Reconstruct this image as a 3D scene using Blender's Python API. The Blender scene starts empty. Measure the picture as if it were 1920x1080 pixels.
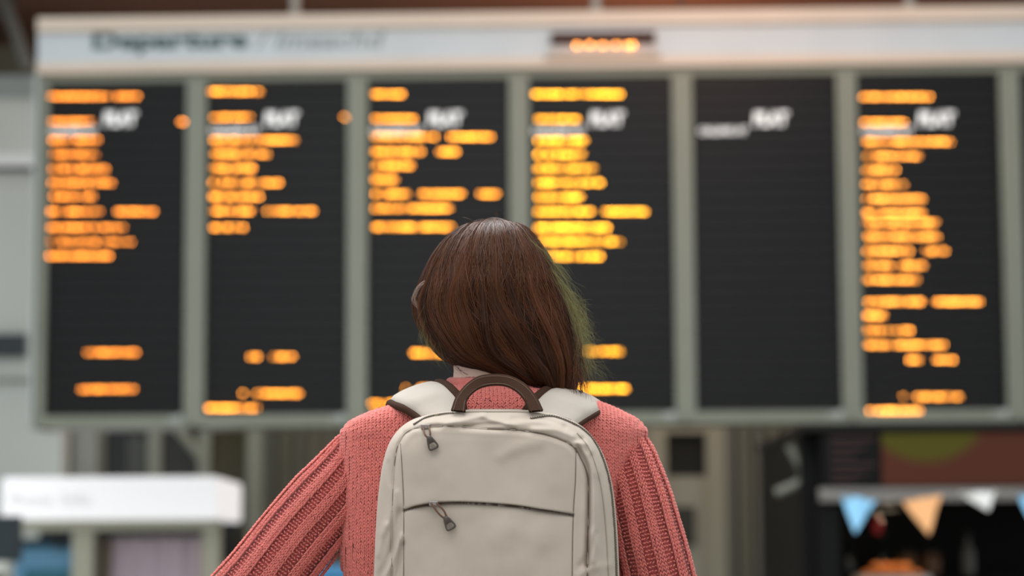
import bpy, bmesh, math, random
import numpy as np
from mathutils import Vector
rng = np.random.default_rng(7)
random.seed(7)
sc = bpy.context.scene
COL = sc.collection

# ---------------------------------------------------------------- camera
F = 1920 * 85 / 36.0
PITCH, ROLL = math.radians(6.5), math.radians(-0.30)
CAM = np.array([0.0, 0.0, 1.21])
fwd = np.array([0, math.cos(PITCH), math.sin(PITCH)])
up0 = np.array([0, -math.sin(PITCH), math.cos(PITCH)])
rt0 = np.array([1.0, 0, 0])
rt = rt0 * math.cos(ROLL) + up0 * math.sin(ROLL)
up = up0 * math.cos(ROLL) - rt0 * math.sin(ROLL)

cd = bpy.data.cameras.new('camera')
cam = bpy.data.objects.new('camera', cd); COL.objects.link(cam)
cd.sensor_width = 36; cd.lens = 85; cd.clip_end = 200; cd.clip_start = 0.05
from mathutils import Matrix
M = Matrix(((rt[0], up[0], -fwd[0], CAM[0]), (rt[1], up[1], -fwd[1], CAM[1]), (rt[2], up[2], -fwd[2], CAM[2]), (0, 0, 0, 1)))
cam.matrix_world = M
cd.dof.use_dof = True
cd.dof.focus_distance = 3.02
cd.dof.aperture_fstop = 4.0
cd.dof.aperture_blades = 0
sc.camera = cam

# ---------------------------------------------------------------- world, lights, exposure
w = bpy.data.worlds.new('hall_daylight'); sc.world = w; w.use_nodes = True
w.node_tree.nodes['Background'].inputs[0].default_value = (0.93, 0.97, 1.0, 1)
w.node_tree.nodes['Background'].inputs[1].default_value = 0.80
sc.view_settings.view_transform = 'Standard'
sc.view_settings.look = 'None'
sc.view_settings.exposure = 0.0
sc.view_settings.gamma = 1.0
sc.view_settings.use_curve_mapping = False
sc.cycles.use_denoising = True
sc.cycles.sample_clamp_indirect = 4.0
sc.cycles.max_bounces = 6

def area(name, loc, rot, sx, sy, power, color):
    l = bpy.data.lights.new(name, 'AREA'); l.shape = 'RECTANGLE'; l.size = sx; l.size_y = sy
    l.energy = power; l.color = color
    o = bpy.data.objects.new(name, l); COL.objects.link(o); o.location = loc; o.rotation_euler = rot
    return o
area('skylight_and_fill', (-1.0, 6.3, 7.5), (0, 0, 0), 6.0, 5.0, 900, (0.97, 0.99, 1.0))
area('skylight_and_fill', (-1.5, -1.0, 8.0), (math.radians(-12), 0, 0), 8.0, 4.0, 380, (1.0, 0.985, 0.96))  # added fill behind the camera, brightens the woman's back

area('rear_fill_light', (0.5, 20.9, 6.25), (math.radians(12), 0, 0), 8.0, 0.4, 75, (1.0, 1.0, 0.97))  # added neutral fill for the dark area behind and below the board

# ---------------------------------------------------------------- helpers
def P(px, py, Y):
    d = rt * ((px - 960) / F) + up * ((540 - py) / F) + fwd
    return CAM + d * (Y / d[1])
def Pa(px, py, Y):
    px, py, Y = np.broadcast_arrays(np.asarray(px, float), np.asarray(py, float), np.asarray(Y, float))
    d = rt * ((px - 960) / F)[..., None] + up * ((540 - py) / F)[..., None] + fwd
    return CAM + d * (Y / d[..., 1])[..., None]

def lin(c):
    c = np.asarray(c, float) / 255.0
    return tuple(np.where(c <= 0.04045, c / 12.92, ((c + 0.055) / 1.055) ** 2.4))

def mat(name, rgb, rough=0.6, metallic=0.0, spec=0.5, emit=None, noise=0.0, nscale=20, bump=0.0, bscale=80, sheen=0.0, sss=0.0, linear=False, stretch=None):
    m = bpy.data.materials.new(name); m.use_nodes = True
    nt = m.node_tree; b = nt.nodes['Principled BSDF']
    c = rgb if linear else lin(rgb)
    b.inputs['Base Color'].default_value = (*c, 1)
    b.inputs['Roughness'].default_value = rough
    b.inputs['Metallic'].default_value = metallic
    b.inputs['Specular IOR Level'].default_value = spec
    if sheen: b.inputs['Sheen Weight'].default_value = sheen
    if sss:
        b.inputs['Subsurface Weight'].default_value = sss
        b.inputs['Subsurface Radius'].default_value = (0.02, 0.008, 0.004)
        b.inputs['Subsurface Scale'].default_value = 0.5
    if emit:
        b.inputs['Emission Color'].default_value = (*emit[0], 1)
        b.inputs['Emission Strength'].default_value = emit[1]
    tc = nt.nodes.new('ShaderNodeTexCoord')
    src = tc.outputs['Object']
    if stretch:
        mp = nt.nodes.new('ShaderNodeMapping'); mp.inputs['Scale'].default_value = stretch
        nt.links.new(src, mp.inputs[0]); src = mp.outputs[0]
    if noise:
        n = nt.nodes.new('ShaderNodeTexNoise'); n.inputs['Scale'].default_value = nscale; n.inputs['Detail'].default_value = 4
        nt.links.new(src, n.inputs['Vector'])
        mx = nt.nodes.new('ShaderNodeMix'); mx.data_type = 'RGBA'; mx.blend_type = 'MULTIPLY'
        mx.inputs[0].default_value = 1
        rp = nt.nodes.new('ShaderNodeMapRange')
        rp.inputs[1].default_value = 0.3; rp.inputs[2].default_value = 0.7
        rp.inputs[3].default_value = 1 - noise; rp.inputs[4].default_value = 1 + noise
        nt.links.new(n.outputs[0], rp.inputs[0])
        mx.inputs[6].default_value = (*c, 1)
        nt.links.new(rp.outputs[0], mx.inputs[7])
        nt.links.new(mx.outputs[2], b.inputs['Base Color'])
    if bump:
        n2 = nt.nodes.new('ShaderNodeTexNoise'); n2.inputs['Scale'].default_value = bscale; n2.inputs['Detail'].default_value = 3
        nt.links.new(src, n2.inputs['Vector'])
        bp = nt.nodes.new('ShaderNodeBump'); bp.inputs['Strength'].default_value = bump; bp.inputs['Distance'].default_value = 0.002
        nt.links.new(n2.outputs[0], bp.inputs['Height']); nt.links.new(bp.outputs[0], b.inputs['Normal'])
    return m

def link(o, parent=None, label=None, cat=None, group=None, kind=None):
    COL.objects.link(o)
    if parent is not None: o.parent = parent
    if label: o['label'] = label
    if cat: o['category'] = cat
    if group: o['group'] = group
    if kind: o['kind'] = kind
    return o
def empty(name, loc, label, cat, group=None, rotz=0, kind=None):
    o = bpy.data.objects.new(name, None); o.location = loc; o.rotation_euler = (0, 0, rotz); o.empty_display_size = 0.1
    link(o, None, label, cat, group, kind)
    o['_l'] = 0; del o['_l']
    return o
def mesh(name, verts, faces, m, parent=None, smooth=True, **kw):
    """verts are world coordinates (or local to a rotated parent when local=True)"""
    local = kw.pop('local', False)
    v = np.asarray(verts, dtype=np.float64).reshape(-1, 3)
    if parent is not None and not local:
        off = np.zeros(3); p = parent
        while p is not None:
            off += np.array(p.location); p = p.parent
        v = v - off
    me = bpy.data.meshes.new(name)
    if isinstance(faces, np.ndarray):
        k = faces.shape[1]; nf = len(faces)
        me.vertices.add(len(v)); me.vertices.foreach_set('co', v.astype(np.float32).ravel())
        me.loops.add(nf * k); me.loops.foreach_set('vertex_index', faces.astype(np.int32).ravel())
        me.polygons.add(nf); me.polygons.foreach_set('loop_start', np.arange(0, nf * k, k, dtype=np.int32))
        me.update(calc_edges=True)
    else:
        me.from_pydata([tuple(a) for a in v], [], faces); me.update()
    if smooth: me.shade_smooth()
    if m: me.materials.append(m)
    o = bpy.data.objects.new(name, me)
    return link(o, parent, **kw)

BF = [(0, 1, 3, 2), (4, 6, 7, 5), (0, 4, 5, 1), (2, 3, 7, 6), (0, 2, 6, 4), (1, 5, 7, 3)]
class MB:
    def __init__(s): s.v = []; s.f = []
    def box(s, x0, x1, y0, y1, z0, z1, bevel=0.0):
        n = len(s.v)
        if bevel <= 0:
            for x in (x0, x1):
                for y in (y0, y1):
                    for z in (z0, z1): s.v.append((x, y, z))
            s.f += [tuple(i + n for i in f) for f in BF]
        else:
            bm = bmesh.new()
            bmesh.ops.create_cube(bm, size=1)
            for v in bm.verts:
                v.co = Vector(((x0 + x1) / 2 + v.co.x * (x1 - x0), (y0 + y1) / 2 + v.co.y * (y1 - y0), (z0 + z1) / 2 + v.co.z * (z1 - z0)))
            bmesh.ops.bevel(bm, geom=bm.edges[:], offset=bevel, segments=2, profile=0.5, affect='EDGES')
            bm.verts.index_update()
            s.v += [tuple(v.co) for v in bm.verts]
            s.f += [tuple(v.index + n for v in f.verts) for f in bm.faces]
            bm.free()
        return s
    def pbox(s, px0, py0, px1, py1, Y, depth):
        a = P(px0, py1, Y); b = P(px1, py0, Y)
        return s.box(a[0], b[0], Y, Y + depth, a[2], b[2])
    def tube(s, pts, r, seg=10, cap=True):
        v, f = tube_vf(pts, r, seg, cap); n = len(s.v)
        s.v += [tuple(a) for a in v]; s.f += [tuple(i + n for i in q) for q in f]
        return s
    def build(s, name, m, parent=None, **kw):
        kw.setdefault('smooth', False)
        return mesh(name, s.v, s.f, m, parent, **kw)

def frames(pts):
    pts = np.asarray(pts, float); t = np.gradient(pts, axis=0); t /= np.linalg.norm(t, axis=1)[:, None] + 1e-12
    n = np.cross(t[0], [0, 0, 1.0])
    if np.linalg.norm(n) < 0.1: n = np.cross(t[0], [0, 1.0, 0])
    n /= np.linalg.norm(n); N = [n]
    for i in range(1, len(pts)):
        n = N[-1] - t[i] * np.dot(N[-1], t[i]); n /= np.linalg.norm(n) + 1e-12; N.append(n)
    N = np.array(N); B = np.cross(t, N)
    return t, N, B
def tube_vf(pts, r, seg=10, cap=True):
    pts = np.asarray(pts, float); k = len(pts); r = np.broadcast_to(r, (k,))
    t, N, B = frames(pts)
    a = np.linspace(0, 2 * math.pi, seg, endpoint=False)
    V = pts[:, None] + r[:, None, None] * (np.cos(a)[None, :, None] * N[:, None] + np.sin(a)[None, :, None] * B[:, None])
    f = [(i * seg + j, i * seg + (j + 1) % seg, (i + 1) * seg + (j + 1) % seg, (i + 1) * seg + j) for i in range(k - 1) for j in range(seg)]
    if cap: f += [tuple(range(seg))[::-1], tuple(range((k - 1) * seg, k * seg))]
    return V.reshape(-1, 3), f
def spline(pts, n):
    """Catmull-Rom through points, evenly resampled"""
    p = np.asarray(pts, float)
    q = np.vstack([2 * p[0] - p[1], p, 2 * p[-1] - p[-2]])
    out = []
    for i in range(1, len(q) - 2):
        t = np.linspace(0, 1, 24, endpoint=False)[:, None]
        a, b, c, d = q[i - 1], q[i], q[i + 1], q[i + 2]
        out.append(0.5 * (2 * b + (c - a) * t + (2 * a - 5 * b + 4 * c - d) * t ** 2 + (-a + 3 * b - 3 * c + d) * t ** 3))
    out = np.vstack(out + [p[-1:]])
    s = np.concatenate([[0], np.cumsum(np.linalg.norm(np.diff(out, axis=0), axis=1))])
    u = np.linspace(0, s[-1], n)
    return np.stack([np.interp(u, s, out[:, k]) for k in range(p.shape[1])], 1)
def grid_faces(nu, nv, wrap_u=False, wrap_v=False):
    i = np.arange(nu if wrap_u else nu - 1); j = np.arange(nv if wrap_v else nv - 1)
    I, J = np.meshgrid(i, j, indexing='ij'); I = I.ravel(); J = J.ravel(); I2 = (I + 1) % nu; J2 = (J + 1) % nv
    return np.stack([I * nv + J, I2 * nv + J, I2 * nv + J2, I * nv + J2], 1)
def text_vf(body, size, shear=0.0, bold=0.0, extrude=0.004, spacing=1.0):
    c = bpy.data.curves.new('lettering', 'FONT'); c.body = body; c.size = size; c.shear = shear; c.offset = bold
    c.extrude = extrude; c.space_character = spacing; c.resolution_u = 3
    o = bpy.data.objects.new('lettering', c); COL.objects.link(o)
    dg = bpy.context.evaluated_depsgraph_get(); me = bpy.data.meshes.new_from_object(o.evaluated_get(dg))
    v = np.array([tuple(a.co) for a in me.vertices]); f = [tuple(p.vertices) for p in me.polygons]
    bpy.data.objects.remove(o); bpy.data.curves.remove(c); bpy.data.meshes.remove(me)
    return v, f
def fit_text(body, x0, x1, z0, z1, y, **kw):
    """lettering fitted in x, standing upright in the xz plane, facing -y"""
    v, f = text_vf(body, 1.0, **kw)
    v[:, 0] = x0 + (v[:, 0] - v[:, 0].min()) / np.ptp(v[:, 0]) * (x1 - x0)
    zz = z0 + (v[:, 1] - v[:, 1].min()) / np.ptp(v[:, 1]) * (z1 - z0)
    return np.stack([v[:, 0], np.full(len(v), y) - v[:, 2], zz], 1), f

# ---------------------------------------------------------------- materials
m_frame = mat('frame_grey_green', (132, 137, 122), 0.5, noise=0.05, nscale=3)
m_frame_l = mat('frame_light_strip', (150, 152, 138), 0.45)
m_casing = mat('casing_pale', (178, 184, 180), 0.5)
m_fascia = mat('header_fascia_white', (205, 214, 218), 0.5, noise=0.03, nscale=2)
m_rim = mat('header_cream_rim', (222, 206, 188), 0.5, noise=0.03, nscale=2)
m_screen = mat('display_black', (15, 15, 17), 0.45, spec=0.25, noise=0.08, nscale=2)
m_ink = mat('ink_green_grey', (85, 105, 108), 0.6)
m_ink2 = mat('ink_light_grey', (150, 160, 160), 0.6)
m_white = mat('white_lettering_added_glow', (235, 235, 232), 0.6, emit=((1, 1, .98), 0.55))  # glow added to the painted headings to make them brighter
def led(s, c): return mat('amber_led', (60, 30, 10), 0.5, emit=(c, s))
m_leds = [led(15, (1.0, 0.29, 0.03)), led(19, (1.0, 0.33, 0.03)), led(19, (1.0, 0.34, 0.025)), led(24, (1.0, 0.40, 0.02)), None, led(18, (1.0, 0.34, 0.04)), led(11, (1.0, 0.32, 0.03))]
m_wall = mat('wall_grey_green', (122, 128, 116), 0.8, noise=0.06, nscale=1.5)
m_pale = mat('wall_pale', (205, 211, 204), 0.7, noise=0.04, nscale=0.8)
m_rail = mat('rail_light', (238, 242, 240), 0.5)
m_dark = mat('dark_void', (20, 22, 22), 0.5)
m_darkblue = mat('dark_glass', (32, 44, 50), 0.2)
m_ceiling = mat('ceiling_brown', (120, 84, 66), 0.8, noise=0.1, nscale=0.7)
m_steel = mat('dark_steel', (52, 54, 50), 0.5)
m_steel_l = mat('rod_steel', (150, 148, 140), 0.4)
m_floor = mat('floor_terrazzo', (150, 148, 142), 0.35, noise=0.15, nscale=25)
m_post = mat('post_beige', (182, 182, 162), 0.6)
m_olive = mat('olive_panel', (92, 88, 60), 0.7)

# ---------------------------------------------------------------- setting
def sbox(name, x0, x1, y0, y1, z0, z1, m, **kw):
    return MB().box(x0, x1, y0, y1, z0, z1).build(name, m, kind='structure', **kw)
sbox('floor', -16, 16, -8, 27, -0.1, 0, m_floor)
YW = 24.0
sbox('wall_back', -16, 16, YW, YW + 0.3, 0, 6.5, m_wall)
sbox('ceiling', -16, 16, 19.6, YW, 6.32, 6.5, m_ceiling)
def pstruct(name, x0, y0, x1, y1, Y, d, m):
    return MB().pbox(x0, y0, x1, y1, Y, d).build(name, m, kind='structure')
# pale cladding on the left of the board, down to the ground
a = P(114, 900, 21.6); top = P(0, 150, 21.6)[2]
wl = MB().box(-16, a[0], 21.6, 22.0, 0, top).build('wall_left', m_pale, kind='structure')
b = P(-700, 0, 21.6)[0]
def rail(name, y0, y1, m, x1=114, d=0.06, Y=21.54):
    p = P(x1, y0, Y); q = P(x1, y1, Y)
    return MB().box(-9, p[0], Y, Y + d, q[2], p[2]).build(name, m, kind='structure')
rail('trim_1', 140, 178, mat('rail_grey', (150, 160, 158), 0.5), d=0.06)
rail('trim_2', 288, 311, m_rail, d=0.06)
rail('trim_3', 311, 319, m_steel, d=0.06)
rail('trim_4', 709, 714, mat('seam_grey', (135, 138, 132), 0.6), d=0.06)
MB().pbox(-300, 626, 48, 670, 21.52, 0.08).build('window_1', m_darkblue, kind='structure')
# olive upper wall and diagonal roof brace, far top left
MB().pbox(-400, 85, 44, 140, 22.6, 0.2).build('trim_5', mat('olive_grey', (100, 102, 84), 0.7), kind='structure')
br = MB(); p0 = P(-12, -60, 21.0); p1 = P(52, 128, 21.0)
br.tube([p0, p1], 0.055, 8)
p0 = P(60, -40, 21.3); p1 = P(-60, 90, 21.3); br2 = MB().tube([p0, p1], 0.03, 8)
rb = empty('roof_brace', P(52, 128, 21.0), 'grey diagonal steel roof brace in the dark top left corner', 'brace')
br.build('brace_bar', mat('brace_grey', (100, 102, 96), 0.5), rb); br2.build('tie_rod', m_steel, rb)

# glazed screen below the board: mullions and infill
gz = empty('glazed_partition', P(300, 1056, 22.3) * np.array([1, 1, 0]), 'grey framed glazed partition wall below the left half of the board', 'partition')
mull = mat('mullion_grey', (152, 157, 142), 0.6)
for (x0, x1) in ((183, 196), (278, 302), (372, 394), (463, 492)):
    a = P(x0, 780, 22.3); c = P(x1, 780, 22.3)
    MB().box(a[0], c[0], 22.3, 22.42, 0, a[2] + 0.5).build('mullion', mull, gz)
def infill(x0, x1, y0, y1, m, name='pane', Y=22.38):
    MB().pbox(x0, y0, x1, y1, Y, 0.03).build(name, m, gz)
gl_black = mat('pane_black', (10, 10, 10), 0.25)
infill(196, 278, 700, 1040, gl_black)
infill(302, 372, 700, 1040, mat('pane_dusky', (52, 54, 46), 0.3, noise=0.5, nscale=1.2))
infill(394, 463, 700, 1040, mat('pane_olive', (74, 68, 42), 0.3, noise=0.3, nscale=1.5))
a = P(240, 850, 22.37); 
MB().pbox(238, 820, 278, 900, 22.33, 0.04).build('inner_screen', mat('inner_grey', (88, 92, 88), 0.6), gz, label='pale grey inner screen')
p0 = P(330, 800, 22.34); p1 = P(378, 858, 22.34); MB().tube([p0, p1], 0.05, 6).build('diagonal_bar', mull, gz)
# narrow pillars by the pale wall
sp = MB().pbox(114, 700, 132, 1150, 22.05, 0.1).build('trim_6', m_steel, kind='structure')
MB().pbox(132, 700, 182, 1150, 22.1, 0.1).build('trim_7', mat('pier_grey', (172, 176, 170), 0.6), kind='structure')
# ribbed dark cladding right of the partition: separate vertical boards
for i in range(9):
    x0 = 496 + i * 27
    MB().pbox(x0, 560, x0 + 24, 1180, 23.9, 0.08).build('panel', mat('cladding_dark', (116 + (i * 7) % 11, 122 + (i * 5) % 9, 112), 0.7), bpy.data.objects['wall_back'])
for i in range(7):
    x0 = 1357 + i * 27
    MB().pbox(x0, 560, x0 + 24, 1180, 23.9, 0.08).build('panel', mat('cladding_dark', (106 + (i * 7) % 11, 112 + (i * 5) % 9, 103), 0.7), bpy.data.objects['wall_back'])
# door and window unit to the right of the woman
wd = empty('service_door', P(1290, 1056, 22.3) * np.array([1, 1, 0]), 'grey framed door with two dark panes between shoulder and black kiosk', 'door')
fr = MB()
fr.pbox(1222, 700, 1248, 1400, 22.3, 0.12); fr.pbox(1332, 700, 1356, 1400, 22.3, 0.12); fr.pbox(1248, 700, 1332, 812, 22.32, 0.1)
fr.build('frame', mat('door_frame_grey', (158, 160, 142), 0.6), wd)
MB().pbox(1248, 812, 1332, 893, 22.36, 0.05).build('upper_pane', mat('pane_dark_b', (36, 36, 32), 0.3), wd)
MB().pbox(1248, 893, 1332, 1400, 22.34, 0.06).build('door_leaf', mat('leaf_grey', (162, 165, 150), 0.6), wd)
MB().pbox(1262, 950, 1303, 1022, 22.31, 0.03).build('lower_pane', mat('pane_dark_c', (60, 62, 52), 0.3), wd)

# ---------------------------------------------------------------- departures board
PSI = math.radians(1.8); YB = 18.0
U = np.array([math.cos(PSI), -math.sin(PSI), 0]); NB = np.array([-math.sin(PSI), -math.cos(PSI), 0])
B0 = np.array([0, YB, 0.0])
def buv(px, py, off=0.0):
    d = rt * ((px - 960) / F) + up * ((540 - py) / F) + fwd
    o = B0 + NB * off
    t = np.dot(o - CAM, NB) / np.dot(d, NB)
    q = CAM + d * t
    return np.dot(q - B0, U), q[2]
zt = buv(960, 147)[1]; zb = buv(960, 774)[1]            # display opening
ztop = buv(960, 25)[1]; zbot = buv(960, 797)[1]
uL = buv(66, 400)[0]; uR = 2 * buv(1899, 440)[0] - buv(1592, 440)[0]
board = empty('departure_board', tuple(B0), 'huge hanging departures board with white header and six columns of amber text', 'departure board', rotz=-PSI)
LK = dict(local=True)
px_u = (buv(1001, 400)[0] - buv(1000, 400)[0])           # metres per pixel
# header: cream rims and pale fascia
z1 = buv(960, 52)[1]; z2 = buv(960, 110)[1]; z3 = buv(960, 131)[1]
MB().box(uL, uR, -0.06, 0.45, z1, ztop, 0.01).build('header_top_rim', m_rim, board, **LK)
MB().box(uL, uR, -0.02, 0.45, z2, z1).build('header_fascia', m_fascia, board, **LK)
MB().box(uL, uR, -0.06, 0.45, z3, z2, 0.01).build('header_bottom_rim', m_rim, board, **LK)
MB().box(uL, uR, -0.01, 0.45, zt + 0.005, z3).build('header_frame_bar', m_frame, board, **LK)  # green-grey bar below the cream rim
a = buv(173, 92, 0.03); b_ = buv(465, 57, 0.03); d_ = buv(300, 101, 0.03)
v, f = fit_text('Departure', a[0], b_[0], d_[1], b_[1], -0.024, bold=0.045)
mesh('departure_lettering', v, f, m_ink, board, smooth=False, **LK)
a = buv(478, 92, 0.03); b_ = buv(722, 57, 0.03)
v, f = fit_text('/ Imeachd', a[0], b_[0], a[1], b_[1], -0.024, bold=0.004, shear=0.25)
mesh('gaelic_lettering', v, f, m_ink2, board, smooth=False, **LK)
# clock
ca = buv(1030, 110); cb = buv(1230, 60)
MB().box(ca[0], cb[0], -0.05, 0.0, ca[1], cb[1], 0.004).build('clock_surround', mat('clock_surround', (205, 200, 196), 0.5), board, **LK)
cc = buv(1030, 87)
clk = MB().box(ca[0] + 0.015, cb[0] - 0.01, -0.075, -0.045, cc[1], cb[1] - 0.01).build('clock_display', mat('clock_brown', (64, 34, 27), 0.5, spec=.2), board, **LK)
cs = buv(1030, 113)
MB().box(ca[0] - 0.03, cb[0] + 0.03, -0.09, -0.05, cs[1], ca[1] + 0.004).build('clock_ledge', mat('clock_ledge_tan', (176, 142, 92), 0.5), board, **LK)

def led_cluster(V, Fc, u, z, y, wpx, hpx, dens):
    nx, nz = max(2, int(wpx / 1.0)), 5
    for i in range(nx):
        for j in range(nz):
            if random.random() > dens: continue
            cu = u + (i + 0.5) / nx * wpx * px_u; cz = z + ((j + 0.5) / nz - 0.5) * hpx * px_u
            h = 0.42 * wpx / nx * px_u; k = 0.42 * hpx / nz * px_u
            n = len(V)
            V += [(cu - h, y, cz - k), (cu + h, y, cz - k), (cu + h, y, cz + k), (cu - h, y, cz + k)]
            Fc.append((n, n + 1, n + 2, n + 3))
LEDH = 5.0
m_clk = led(26, (1.0, 0.33, 0.04))
for i, cx in enumerate((1082, 1106, 1130, 1155, 1178, 1186)):
    V, Fc = [], []
    q = buv(cx - 2.5, 85 if i % 2 else 86, 0.08)
    led_cluster(V, Fc, q[0], q[1], -0.095, 5, 5, 0.85)
    mesh('clock_digit', V, Fc, m_clk, board, smooth=False, **LK)

rows = {
 0: [(181, [(83, 272)]), (228, [(85, 184)]), (263, [(86, 197)]), (290, [(86, 193)]), (317, [(86, 213)]), (343, [(85, 225)]), (369, [(88, 187)]), (397, [(82, 202), (207, 303)]),
     (427, [(82, 247)]), (454, [(80, 259)]), (480, [(80, 221)]), (661, [(150, 268)]), (730, [(138, 264)]), (229, [(326, 360)])],
 1: [(172, [(383, 503)]), (220, [(388, 482)]), (263, [(388, 567)]), (289, [(390, 514)]), (316, [(386, 489)]), (343, [(386, 538)]), (369, [(386, 502)]), (396, [(386, 486), (488, 600)]),
     (427, [(387, 472)]), (669, [(457, 497), (499, 562)]), (738, [(444, 467), (469, 574)]), (766, [(380, 497)]), (220, [(631, 663)])],
 2: [(177, [(685, 768)]), (223, [(690, 789)]), (257, [(690, 828), (832, 935)]), (285, [(690, 806), (811, 871)]), (311, [(690, 783)]), (337, [(690, 756)]),
     (364, [(690, 776), (778, 880), (887, 947)]), (391, [(690, 857)]), (426, [(690, 861)]), (662, [(762, 900)]), (729, [(749, 774), (776, 880)]), (757, [(685, 800)])],
 3: [(177, [(990, 1176)]), (224, [(995, 1096)]), (264, [(996, 1110)]), (290, [(995, 1106)]), (316, [(995, 1127)]), (343, [(995, 1140)]), (370, [(996, 1101)]), (397, [(995, 1120), (1122, 1226)]),
     (427, [(995, 1152)]), (453, [(1000, 1178)]), (481, [(1000, 1138)]), (659, [(1050, 1176)]), (729, [(1040, 1188)])],
 4: [],
 5: [(182, [(1605, 1757)]), (230, [(1607, 1709)]), (266, [(1609, 1795)]), (293, [(1612, 1735)]), (319, [(1610, 1692)]), (346, [(1610, 1709)]), (373, [(1611, 1744)]), (400, [(1611, 1745)]),
     (418, [(1611, 1769)]), (444, [(1613, 1770)]), (471, [(1612, 1718), (1722, 1785)]), (498, [(1613, 1744)]), (525, [(1612, 1734)]), (566, [(1614, 1740), (1742, 1850)]), (592, [(1612, 1670)]),
     (620, [(1612, 1720)]), (647, [(1613, 1783)]), (675, [(1692, 1740), (1742, 1800)]), (744, [(1681, 1705), (1706, 1812)]), (771, [(1616, 1737)])],
 6: []}
divx = [66, 367, 670, 974.5, 1282, 1592, 1899]
divu = [buv(x, 440)[0] for x in divx]; divu.append(divu[-1] + (divu[-1] - divu[-2]))
divu[0] = buv(70, 440)[0]
names = ['leftmost display column of eleven stacked text lines', 'second display column from the left', 'third display column, left of the head', 'fourth display column, with the brightest yellow text',
         'blank display column without amber text', 'sixth display column with the longest list', 'display column cut off by the right edge']
hb = 19 * px_u
plat = [(190, 262), (492, 565), (798, 872), (1102, 1175), (1408, 1483), (1717, 1795), None]
small = [(85, 185), (390, 490), (692, 795), (995, 1100), (1307, 1405), (1612, 1715), None]
for k in range(7):
    x0, x1 = divu[k], divu[k + 1]
    pn = MB()
    g = 0.012
    pn.box(x0 + g, x0 + hb, -0.03, 0.42, zbot, zt); pn.box(x1 - hb, x1 - g, -0.03, 0.42, zbot, zt)
    zm = (zb + zbot) / 2
    pn.box(x0 + hb, x1 - hb, -0.03, 0.42, zm, zb); pn.box(x0 + g, x1 - g, -0.07, 0.42, zbot, zm)
    pn.box(x0 + hb, x1 - hb, 0.10, 0.42, zb, zt)
    panel = pn.build('display_panel', m_frame, board, label=names[k], **LK)
    # light strip along the joint to the next column, and the little catch by its lower right corner
    if k < 6:
        MB().box(x1 - 0.016, x1 + 0.016, -0.045, 0.0, zbot + 0.02, zt).build('joint_strip', m_frame_l, board, **LK)
    cu = x1 - 50 * px_u
    v = [(cu, -0.04, zb - 0.035), (cu + 0.11, -0.09, zb + 0.005), (cu + 0.12, -0.09, zb - 0.05), (cu + 0.01, -0.04, zb - 0.085),
         (cu, -0.0, zb - 0.035), (cu + 0.11, -0.0, zb + 0.005), (cu + 0.12, -0.0, zb - 0.05), (cu + 0.01, -0.0, zb - 0.085)]
    mesh('corner_catch', v, [(0, 3, 2, 1), (4, 5, 6, 7), (0, 1, 5, 4), (1, 2, 6, 5), (2, 3, 7, 6), (3, 0, 4, 7)], m_casing, panel, smooth=False, **LK)
    nrow = 24
    for r in range(nrow):
        za = zt - (zt - zb) * (r + 1) / nrow; zc = zt - (zt - zb) * r / nrow
        MB().box(x0 + hb, x1 - hb, 0.03, 0.10, za + 0.006, zc - 0.006).build('display_row', m_screen, panel, **LK)
    for (py, segs) in rows[k]:
        for (a, b) in segs:
            V, Fc = [], []
            a2, b2 = a + 11.0, b - 11.0
            x = a2
            if b2 - a2 < 5: a2 = (a + b) / 2 - 2.2; b2 = a2 + 4.4; x = a2
            while x < b2 - 1.5:
                wch = min(4.6, b2 - x)
                q = buv(x, py, -0.02)
                blank = random.random() < 0.09 and x > a2 + 6 and x < b2 - 12
                if not blank: led_cluster(V, Fc, q[0], q[1], (-0.04 if py > 760 else 0.012), wch, LEDH, random.choice((0.35, 0.55, 0.7, 0.8, 0.95)))
                x += wch + 1.6
            mesh('text_line', V, Fc, m_leds[k], panel, smooth=False, **LK)
    if plat[k]:
        a = buv(plat[k][0] + 5, 236, -0.02); b = buv(plat[k][1] - 5, 209, -0.02)
        v, f = fit_text('PLAT', a[0], b[0], a[1], b[1], 0.02, bold=0.05, shear=0.1)
        mesh('platform_heading', v, f, m_white, panel, smooth=False, **LK)
        a = buv(small[k][0] + 4, 252, -0.02); b = buv(small[k][1] - 4, 238, -0.02)
        v, f = fit_text('CALLING AT', a[0], b[0], a[1], b[1], 0.022, bold=0.04)
        mesh('calling_heading', v, f, m_white, panel, smooth=False, **LK)
# side of the casing, left
MB().box(uL - 0.012, uL + 0.02, -0.05, 0.45, zbot, z3).build('side_cheek', m_casing, board, **LK)
MB().box(uL + 0.02, uR, 0.42, 0.46, zbot, ztop).build('back_plate', m_steel, board, **LK)
for x in (547, 1118, 1712):
    q = buv(x, 20)
    MB().tube([(q[0], 0.2, ztop - 0.02), (q[0], 0.2, 7.6)], 0.035, 10).tube([(q[0], 0.2, ztop), (q[0], 0.2, ztop + 0.06)], 0.06, 10).build('hanger_rod', m_steel_l, board, **LK)

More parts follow.
